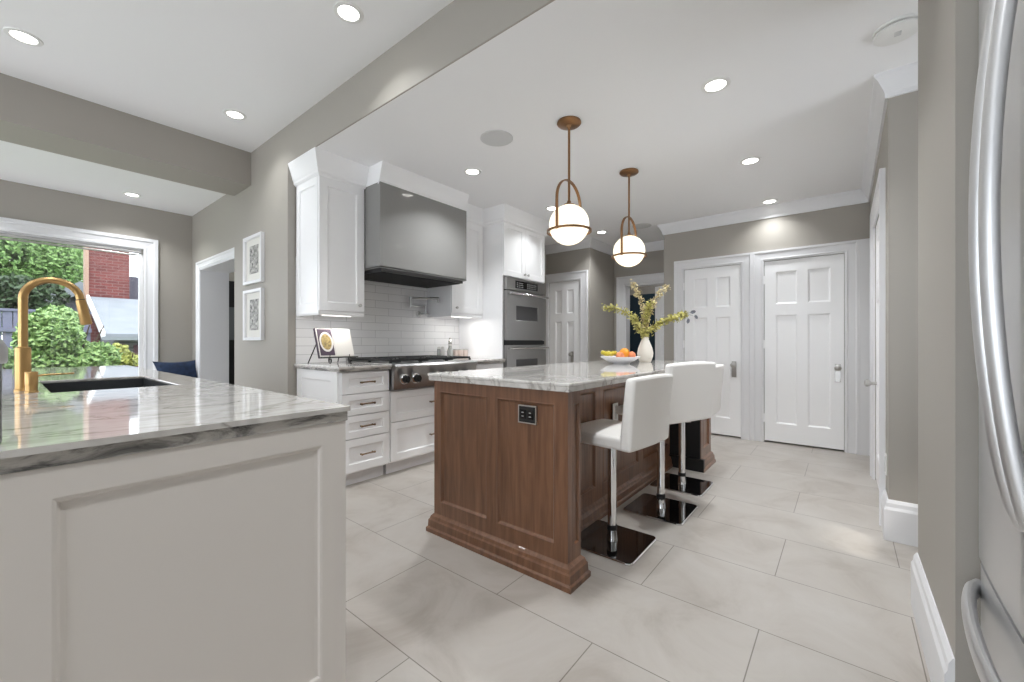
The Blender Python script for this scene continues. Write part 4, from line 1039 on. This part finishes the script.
bm = bmesh.new(); tube(bm, arcpts(lambda s: (1.585-.84*s, FYf+.004+.055*math.sin(PI*s)**.55, .455), 28), .013, 14, flat=.024); obj('handle', bm, 'steel2', d, smooth=True)
obj('toe_grille', B((FX0+.02, FX1-.02, FYf-.07, FYf-.03, .0, .055)), 'black', fr)

# ============================================================ OUTSIDE THE WINDOW
struct('garden_ground', B((-12, 14, 6.76, 40, -.3, -.2)), 'grass')
def foliage(bm, blobs, n, size):
    tot = sum(b[3]*b[4]*b[5] for b in blobs)
    for b in blobs:
        for _ in range(int(n*b[3]*b[4]*b[5]/tot)):
            d = Vector([random.gauss(0,1) for _ in range(3)]).normalized(); s = random.uniform(.72, 1.06)
            c = Vector((b[0]+d.x*b[3]*s, b[1]+d.y*b[4]*s, b[2]+d.z*b[5]*s))
            a = Vector([random.uniform(-1,1) for _ in range(3)]).normalized(); e = a.orthogonal().normalized(); L = size*random.uniform(.6, 1.3)
            vs = [bm.verts.new(x) for x in (c-a*L*.6, c+e*L*.35, c+a*L*.6, c-e*L*.35)]; bm.faces.new(vs)
    return bm
tr = thing('maple_tree', 'big leafy green tree filling the upper left of the window', 'tree', (-.6, 25, -.2))
blobs = [(-3.2+random.uniform(0,5.4), 25.6+random.uniform(-1,1.2), random.uniform(1.6, 9.0), random.uniform(.8,1.3), .9, random.uniform(.7,1.1)) for _ in range(60)]
obj('crown', foliage(bmesh.new(), blobs, 60000, .16), 'tree', tr)
obj('trunk', tube(bmesh.new(), [(-.6,25.6,-.2), (-.5,25.6,2), (-.3,25.6,6)], [.25,.2,.1], 10), 'bark', tr)
bm = bmesh.new()
for k in range(6): tube(bm, [(-.4, 25.6, 2+.5*k), (-.4+1.6*math.cos(k*2.1), 25.6+.6*math.sin(k*2.1), 3+.6*k)], [.09,.03], 6)
obj('boughs', bm, 'bark', tr)
tr2 = thing('dark_hedge_tree', 'darker green tree above the fence behind the faucet', 'tree', (.2, 15.5, -.2))
blobs = [(-1.2+.3*k+random.uniform(-.1,.1), 15.5+random.uniform(-.3,.3), random.uniform(1.6, 2.3), .42, .4, .42) for k in range(8)]
obj('crown', foliage(bmesh.new(), blobs, 5000, .12), leafmat('dark_leaves', (26,44,28), (58,82,46)), tr2)
obj('trunk', tube(bmesh.new(), [(.2,15.5,-.2), (.2,15.5,1.9)], [.1,.07], 8), 'bark', tr2)
def leafy(name, label, cx, cy, z0, z1, rx, n, m, size):
    t = thing(name, label, 'shrub', (cx, cy, -.2))
    bl = []
    for k in range(14):
        s = random.random(); rr = rx*(1-.45*s); a = random.uniform(0, 2*PI)
        bl.append((cx+rr*.6*math.cos(a), cy+rr*.6*math.sin(a), z0+(z1-z0)*s*.85+.1, rx*.42, rx*.42, rx*.38))
    obj('foliage', foliage(bmesh.new(), bl, n, size), m, t)
    bm = bmesh.new()
    for k in range(6): a = k*1.05; tube(bm, [(cx, cy, -.2), (cx+rx*.3*math.cos(a), cy+rx*.3*math.sin(a), (z0+z1)/2), (cx+rx*.6*math.cos(a), cy+rx*.6*math.sin(a), z1*.9)], [.03,.02,.008], 6)
    obj('stems', bm, 'bark', t); return t
leafy('rhododendron', 'large bright green shrub outside, behind the faucet spout', .66, 9.3, .1, 1.5, .66, 16000, 'shrub', .075)
leafy('small_shrub', 'small pale green shrub at the lower left outside, behind the faucet column', .10, 7.9, .2, .95, .25, 2200, 'shrub', .07)
leafy('yellow_shrub', 'low yellow-green shrub outside in front of the grey shed wall', 1.50, 10.6, .2, 1.0, .28, 1800, leafmat('yellow_leaves', (110,120,44), (160,164,84)), .08)
fn = thing('garden_fence', 'grey-violet board fence outside at the left of the window', 'fence', (-1.2, 13.2, -.2))
bm = bmesh.new()
for k in range(40): box(bm, -4.3+k*.14, -4.3+k*.14+.128, 13.2, 13.225, -.2, 1.72)
obj('boards', bm, 'fence', fn)
obj('top_rail', B((-4.3, 1.3, 13.17, 13.25, 1.72, 1.77)), 'fence', fn); obj('lower_rail', B((-4.3, 1.3, 13.14, 13.2, 1.3, 1.38)), 'fence', fn)
ch = thing('brick_house', 'tall red brick house end beyond the pale roof outside', 'house', (1.9, 16, -.2))
obj('brick_wall', B((1.43, 2.2, 15.0, 15.9, -.2, 5.6)), 'brick', ch)
obj('corner_trim', B((1.36, 1.43, 14.97, 15.3, -.2, 5.6)), mat('buff_quoin', (150,124,108), .8), ch)
obj('side_wing', B((2.34, 5.0, 16.2, 17.5, -.2, 3.0)), 'siding', ch)
gr = thing('pale_roofed_shed', 'low grey shed with a pale shingle roof and maroon door', 'shed', (2.4, 13.6, -.2))
obj('wall', B((1.62, 4.2, 12.7, 14.8, -.2, 1.22)), brickmat('lap_siding', 4, .12, (100,98,108), (94,92,102), (66,66,76), .01, .8), gr)
bm = bmesh.new()
def prism(bm, pts, x0, x1):
    a = [bm.verts.new((x0[i] if isinstance(x0, list) else x0, y, z)) for i, (y, z) in enumerate(pts)]; b = [bm.verts.new((x1, y, z)) for y, z in pts]
    for k in range(len(pts)): bm.faces.new((a[k], b[k], b[(k+1) % len(pts)], a[(k+1) % len(pts)]))
    bm.faces.new(a[::-1]); bm.faces.new(b); return bm
obj('roof', prism(bm, [(12.4, 1.20), (12.4, 1.27), (14.9, 2.24), (14.9, 2.17)], 1.42, 4.4), 'roofw', gr)
obj('fascia', prism(bmesh.new(), [(12.37, 1.14), (12.37, 1.30), (14.9, 2.28), (14.9, 2.12)], 1.38, 1.43), 'trim', gr)
obj('gutter', B((1.38, 4.4, 12.33, 12.40, 1.13, 1.21)), 'roofw', gr)
obj('door', B((1.93, 2.13, 12.66, 12.7, .1, 1.02)), 'maroon', gr)
obj('window', B((1.70, 1.78, 12.67, 12.7, .6, 1.05)), 'maroon', gr)
h2 = thing('distant_gable_house', 'pale grey gabled roof of a house between the tree and the brick wall', 'house', (1.0, 19, -.2))
bm = bmesh.new(); a = [bm.verts.new(p) for p in [(.55,19,-.2),(2.4,19,-.2),(2.2,19,2.0),(1.5,19,2.55),(.55,19,1.9)]]; b = [bm.verts.new(v.co+Vector((0,3,0))) for v in a]
for k in range(5): bm.faces.new((a[k], b[k], b[(k+1) % 5], a[(k+1) % 5]))
bm.faces.new(a[::-1]); bm.faces.new(b); obj('wall', bm, 'siding', h2)
bm = bmesh.new(); a = [bm.verts.new(p) for p in [(.2,18.7,1.75),(1.6,18.7,2.6),(2.3,18.7,2.2),(2.3,18.7,2.5),(1.6,18.7,3.0),(.2,18.7,2.0)]]; b = [bm.verts.new(v.co+Vector((0,3.4,0))) for v in a]
for k in range(6): bm.faces.new((a[k], b[k], b[(k+1) % 6], a[(k+1) % 6]))
bm.faces.new(a[::-1]); bm.faces.new(b); obj('roof', bm, 'roofw', h2)

for o in S.objects:
    if '_o' in o: del o['_o']
